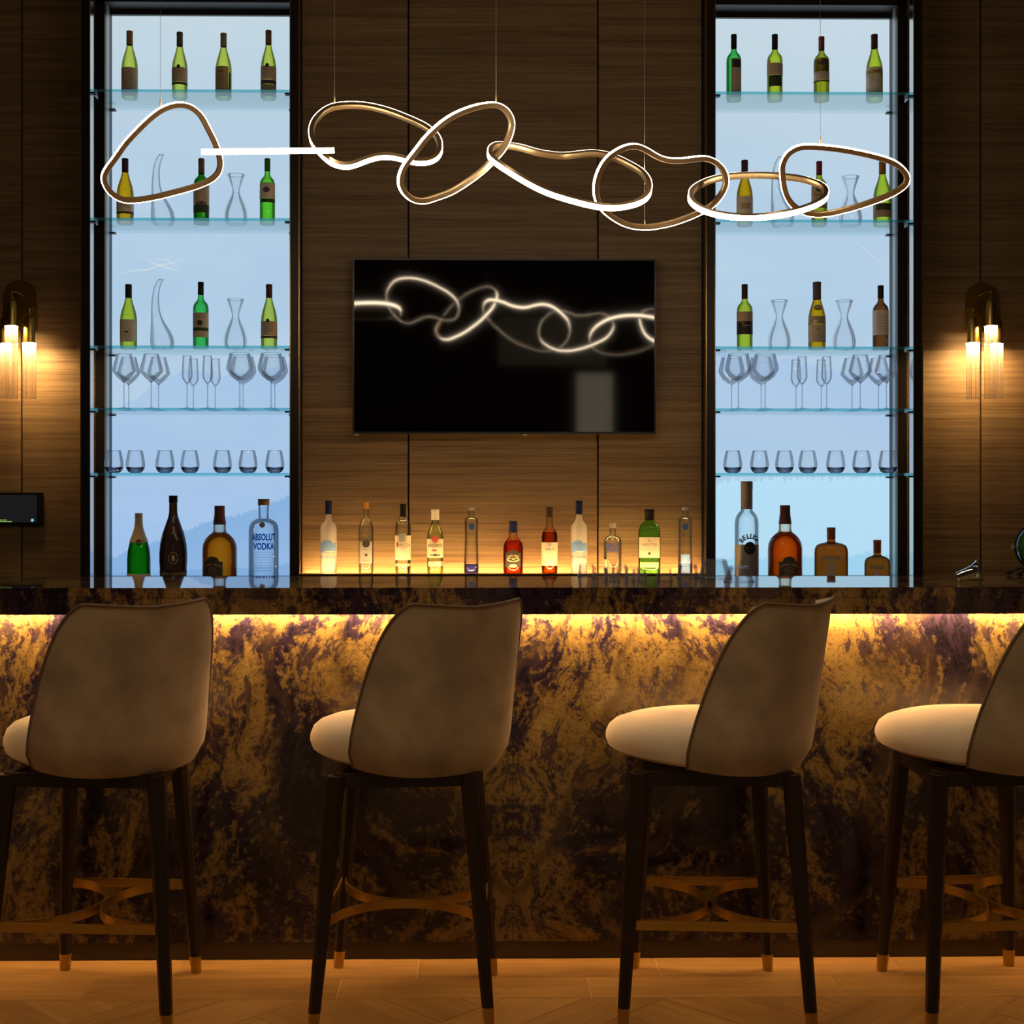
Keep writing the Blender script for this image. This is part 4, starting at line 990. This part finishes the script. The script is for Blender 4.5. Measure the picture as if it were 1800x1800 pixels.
def ciroc(px, lab, lab2=()):
    bottle('vodka_bottle', lab, 'bottle', px, 892, 26, ZL, YL, CIRO, 'g_clearb', (891.5, 897, 'cap_silver', 1.0), lab2, [('CÎROC', 939, 5, 'ink', {'sq': .95, 'r': .0335})], [(925.5, 5.6, 5.8, 'ink_blue', 2)], (992, 'liq_blue'), GL)
ciroc(828.5, 'slender clear vodka bottle with deep blue foot and blue seal, fifth on the ledge')
bottle('whisky_bottle', 'stout amber whisky bottle with dark cap, sixth on the ledge', 'bottle', 902, 916, 35, ZL, YL, CHIV2, 'g_whisky', (916, 936, 'cap_navy', .95), [(971, 996, 'paper_dark', -48, 48)], [('CHIVAS REGAL', 976, 3.4, 'ink_gold', {'arc': 22, 'span': 58}), ('18', 982, 4.4, 'ink_gold')], [(971, 9, 5, 'paper_dark', 0), (983, 12, 4, 'ink_gold', 0), (982, 5, 4, 'paper_dark', 0), (994, 7, 3, 'ink_gold', 0)], (950, 'liq_red'), GL)
bottle('whisky_bottle', 'slim malt whisky bottle with large cream label, seventh on the ledge', 'bottle', 966, 891, 28, ZL, YL, OBAN, 'g_whisky', (891, 909, 'cap_brown', 1.05), [(953, 994, 'paper_cream', -88, 88)], [('OBAN', 965, 4.4, 'ink')], [(957, 3, 3.5, 'ink_silver', 0)], (935, 'liq_malt'), GL, extra=[(970, 988, 5, 10, 'ink_silver', 0)])
goose(1018, 'frosted vodka bottle with navy cap beside the slim malt whisky')
bottle('vodka_bottle', 'short clear vodka bottle with blue lettering, third from the right on the ledge', 'bottle', 1077, 919, 31, ZL, YL, ABSO, 'g_clearb', (919, 928, 'cap_silver', 1.02), [(983, 998, 'paper_cream', -86, -40)], [('ABSOLUT', 958.5, 6.8, 'ink_blue', {'bold': .0010, 'sq': .66}), ('VODKA', 966, 6.8, 'ink_blue', {'bold': .0010, 'sq': .70})], [(946.5, 3, 3, 'ink_silver', 0)], None, GL, extra=[(971, 980, 3, 22, 'ink_silver', 0)])
bottle('whisky_bottle', 'broad green whisky bottle with cream label and black cap on the ledge', 'bottle', 1141.5, 895, 38.5, ZL, YL, SING, 'g_ledgegreen', (895, 915, 'cap_black', 1.05), [(944, 980, 'paper_cream', 0, .93), (988, 997, 'paper_tan', 0, .84, 1)], [('SINGLETON', 957, 4.4, 'ink', {'sq': .82})], [(972.5, 2.4, 2.4, 'ink', 0), (950, 3, 3, 'ink_silver', 0)], None, GL, sx=1, sy=.6, power=3.2, extra=[(961, 968, 2, 24, 'ink_silver', 0)])
ciroc(1204.5, 'slender clear vodka bottle with pale blue square, rightmost on the ledge', [(974, 1008, 'ink_sky', -34, 40)])

# ------------------------------------------------------------------ decanters and glasses in the niches
def carafe(px, shelf, lab, k=1.0):
    p = at(px, 500, YS); t = thing('wine_carafe', lab, 'carafe', (p.x, YS, SHZ[shelf]), 0, 'glass carafes on the shelves')
    pr = [(0, .004), (.030, .004), (.044, 0), (.050, .010), (.0525, .035), (.050, .06), (.042, .088), (.029, .118), (.019, .142), (.0165, .153), (.0195, .168), (.028, .192), (.0365, .216), (.039, .226)]
    MB().lathe([(r * k, z * k) for r, z in pr], 28).build('glass_body', M['clear'], t, True)
    MB().tube([(.039 * k * math.cos(i * math.pi / 14), .039 * k * math.sin(i * math.pi / 14), .226 * k) for i in range(28)], .0011, 6, True).build('rim', M['clear2'], t, True)
def swan(px, shelf, lab, k=1.0, flip=1):
    p = at(px, 500, YS); t = thing('swan_decanter', lab, 'decanter', (p.x, YS, SHZ[shelf]), 0, 'tall curved decanters on the shelves')
    S_ = [(0, .004, .004), (.030, .004, .004), (.046, 0, .004), (.052, .012, .004), (.0535, .035, .003), (.050, .062, .0), (.042, .09, -.007), (.032, .118, -.016), (.024, .148, -.0235), (.0195, .18, -.028), (.0165, .22, -.0285), (.0148, .255, -.026), (.0140, .285, -.0195), (.0130, .305, -.0115), (.0105, .317, -.003)]
    MB().lathe([(r * k, z * k) for r, z, _ in S_], 28, centers=[(c * k * flip, 0) for _, _, c in S_]).build('glass_body', M['clear'], t, True)
    r, z, c = S_[-1]
    MB().tube([(c * k * flip + r * k * math.cos(i * math.pi / 10), r * k * math.sin(i * math.pi / 10), z * k) for i in range(20)], .0011, 6, True).build('rim', M['clear2'], t, True)
swan(285, 1, 'tall curved glass decanter on the second shelf of the left niche', 1.0)
swan(284, 2, 'tall curved glass decanter on the third shelf of the left niche', 1.0)
swan(1374, 1, 'tall curved glass decanter on the second shelf of the right niche', 1.0)
carafe(415, 1, 'waisted glass carafe on the second shelf of the left niche')
carafe(414, 2, 'waisted glass carafe on the third shelf of the left niche')
carafe(1495, 1, 'waisted glass carafe on the second shelf of the right niche')
carafe(1370, 2, 'left of two waisted glass carafes, third shelf of the right niche')
carafe(1484, 2, 'right of two waisted glass carafes, third shelf of the right niche')

FOOT = [(0, 0), (.034, 0), (.033, .0015), (.012, .004), (.0036, .009), (.0028, .02)]
GP = {'angular': FOOT + [(.0026, .10), (.0036, .118), (.010, .124), (.030, .142), (.050, .168), (.0515, .174), (.046, .198), (.033, .246)],
      'flute': FOOT + [(.0026, .10), (.0036, .112), (.012, .121), (.0215, .137), (.024, .150), (.0225, .185), (.0195, .238)],
      'balloon': FOOT + [(.0026, .10), (.0036, .120), (.014, .127), (.042, .148), (.0585, .176), (.060, .188), (.055, .212), (.0455, .250)]}
_gl = {}
def wineglass(px, kind, Y, lab, grp):
    p = at(px, 500, Y); loc = (p.x, Y, SHZ[3])
    if kind in _gl:
        t = copy_tree(_gl[kind]); t.location = loc; t['label'] = lab; return t
    t = thing('wine_glass', lab, 'wine glass', loc, 0, grp); pr = GP[kind]
    b = MB().lathe(pr[8:], 28).build('bowl', M['clear'], t, True)
    r, z = pr[-1]
    MB().tube([(r * math.cos(i * math.pi / 14), r * math.sin(i * math.pi / 14), z) for i in range(28)], .0007, 5, True).build('rim', M['clear2'], b, True)
    MB().lathe(pr[4:9], 10).build('stem', M['clear2'], t, True)
    MB().lathe(pr[:5], 24).build('foot', M['clear'], t, True)
    _gl[kind] = t; return t
yf, yb = 6.195, 6.335
GG = 'stemmed glasses on the fourth shelves'
OR6 = ['first', 'second', 'third', 'fourth', 'fifth', 'sixth']
for side, fr, bk, kinds in (('left', (218, 266, 329, 365, 421.5, 476.5), (226.5, 279, 340, 378.5, 427.5, 483), ('angular', 'angular', 'flute', 'flute', 'balloon', 'balloon')),
                            ('right', (1298, 1345, 1410, 1453, 1512, 1558), (1286, 1338, 1399, 1443.5, 1497.5, 1544), ('balloon', 'balloon', 'flute', 'flute', 'angular', 'angular'))):
    for i, k in enumerate(kinds):
        nm = {'angular': 'angular wine glass', 'flute': 'slim flute glass', 'balloon': 'wide balloon wine glass'}[k]
        wineglass(fr[i], k, yf, f'{nm}, {OR6[i]} from the left in the front row of the {side} niche', GG)
        wineglass(bk[i], k, yb, f'{nm}, {OR6[i]} from the left in the back row of the {side} niche', GG)
_tm = None
for side, xs in (('left', (200, 238, 290, 334, 391, 436, 483)), ('right', (1288, 1335, 1379, 1420, 1469, 1515, 1561))):
    for i, x in enumerate(xs):
        p = at(x, 800, 6.2125); lab = f'stemless tumbler, {(OR6 + ["seventh"])[i]} from the left on the lowest shelf of the {side} niche'
        if _tm: t = copy_tree(_tm); t.location = (p.x, 6.2125, SHZ[4]); t['label'] = lab; continue
        t = thing('stemless_tumbler', lab, 'tumbler', (p.x, 6.2125, SHZ[4]), 0, 'stemless tumblers on the lowest shelves')
        MB().lathe([(0, .0), (.022, 0), (.032, .006), (.040, .020), (.0428, .036), (.041, .056), (.036, .082), (.0315, .101)], 28).build('cup', M['clear'], t, True)
        MB().lathe([(0, .001), (.021, .001), (.031, .007), (.0385, .019), (.041, .027), (.034, .017), (.022, .012), (0, .011)], 28).build('thick_base', M['clear2'], t, True)
        MB().tube([(.0315 * math.cos(i * math.pi / 14), .0315 * math.sin(i * math.pi / 14), .101) for i in range(28)], .0007, 5, True).build('rim', M['clear2'], t, True)
        _tm = t

# ------------------------------------------------------------------ things on the bar top
def bar_y(ybase): return (EYE - ZC) * F / (ybase - CY)
UP = [(1031, 14.5, 27, 31, 22.5, 1014), (1056, 17, 24, 28, 21.5, 1017.5), (1076, 19, 25, 29, 22, 1022), (1089, 14.5, 27, 30, 22.5, 1014.5), (1112, 17, 24, 28, 21.5, 1018), (1124, 19, 24, 28, 21.5, 1021.5),
      (1168, 19, 25, 30, 22, 1021.5), (1209, 15, 32, 40, 24, 1016), (1257, 16, 40, 60, 34, 1017), (1299, 22, 36, 54, 28, 1023)]
ORD10 = ['first', 'second', 'third', 'fourth', 'fifth', 'sixth', 'seventh', 'eighth', 'ninth', 'tenth']
for i, (px, _, wt, wb_, h, yb_) in enumerate(UP):
    Y = bar_y(yb_); k = Y / F; p = at(px, yb_, Y)
    t = thing('upturned_glass', f'clear glass standing upside down on the bar top, {ORD10[i]} from the left', 'glass', (p.x, Y, ZC), 0, 'upturned glasses on the bar top')
    r0, r1, H = wb_ / 2 * k, wt / 2 * k, h * k
    MB().lathe([(r0, 0), (r0, .001), (r1, H - .001), (r1 - .002, H), (0, H)], 28).build('cup', M['barglass'], t, True)
    MB().lathe([(r0 - .0026, 0), (r1 - .0030, H - .006), (r1 - .007, H - .0066), (0, H - .0066)], 28).build('inner_wall', M['barglass'], t, True)
    MB().tube([(r0 * math.cos(j * math.pi / 14), r0 * math.sin(j * math.pi / 14), .0011) for j in range(28)], .0011, 5, True).build('rim', M['clear'], t, True)
M['chrome'] = pbr('chrome', (.72, .74, .78), .06, 1.0)
# chrome jigger lying on its side
Y = bar_y(1025); k = Y / F; p = at(1703, 1025, Y)
jg = thing('chrome_jigger', 'polished chrome measuring cup lying on its side at the right of the bar top', 'jigger', (p.x, Y, ZC), R(-22))
prof = [(.0, .0), (.013, .0005), (.0165, .005), (.019, .022), (.025, .052), (.034, .068), (.0385, .072), (.0365, .072), (.032, .066), (.023, .051), (.017, .022), (.0, .007)]
mb = MB().lathe(prof, 32); sl = math.atan2(.0385 - .0165, .067); ro = Matrix.Rotation(R(90) - sl * .95, 3, 'Y')
mb.v = [tuple(ro @ Vector(q)) for q in mb.v]; lo_ = min(q[2] for q in mb.v); mb.v = [(x - .036, y, z - lo_) for x, y, z in mb.v]
mb.build('cup', M['chrome'], jg, True)
# green globe bottle in a black iron ring stand
Y = bar_y(1013); k = Y / F; p = at(1829, 1013, Y); rg = 41 * k
gb = thing('globe_decanter', 'green glass globe in a black iron ring stand on the bar top', 'decanter', (p.x, Y, ZC))
zc = at(1829, 960.5, Y).z - ZC
pr = [(rg * math.sin(math.pi * i / 16), zc - rg * math.cos(math.pi * i / 16)) for i in range(15)] + [(.012, zc + rg * .99), (.012, zc + rg * 1.25), (0, zc + rg * 1.25)]
M['g_globe'] = glass('globe_green', (.22, .62, .10), (.02, .22, .01), .03, .25, .9, .35)
MB().lathe(pr, 32).build('glass_globe', M['g_globe'], gb, True)
MB().tube([(1.12 * rg * math.cos(i * math.pi / 24), -.004, zc + 1.06 * rg * math.sin(i * math.pi / 24)) for i in range(48)], .0042, 8, True).build('iron_ring', M['black'], gb, True)
MB().lathe([(0, 0), (.006, .002), (.008, .008), (.006, .014), (0, .016)], 12, -1.16 * rg, -.004, zc - .008).build('pivot_knob', M['chrome'], gb, True)
for s in (-1, 1):
    for d in (-1, 1):
        MB().tube([(s * .5 * rg, 0, zc - 1.0 * rg), (s * .75 * rg, d * .02, .026), (s * 1.12 * rg, d * .045, .009)], .0036, 8).build('stand_leg', M['black'], gb, True)
        MB().lathe([(0, 0), (.0085, .003), (.0105, .0095), (.0085, .016), (0, .019)], 12, s * 1.14 * rg, d * .047, 0).build('ball_foot', M['black'], gb, True)
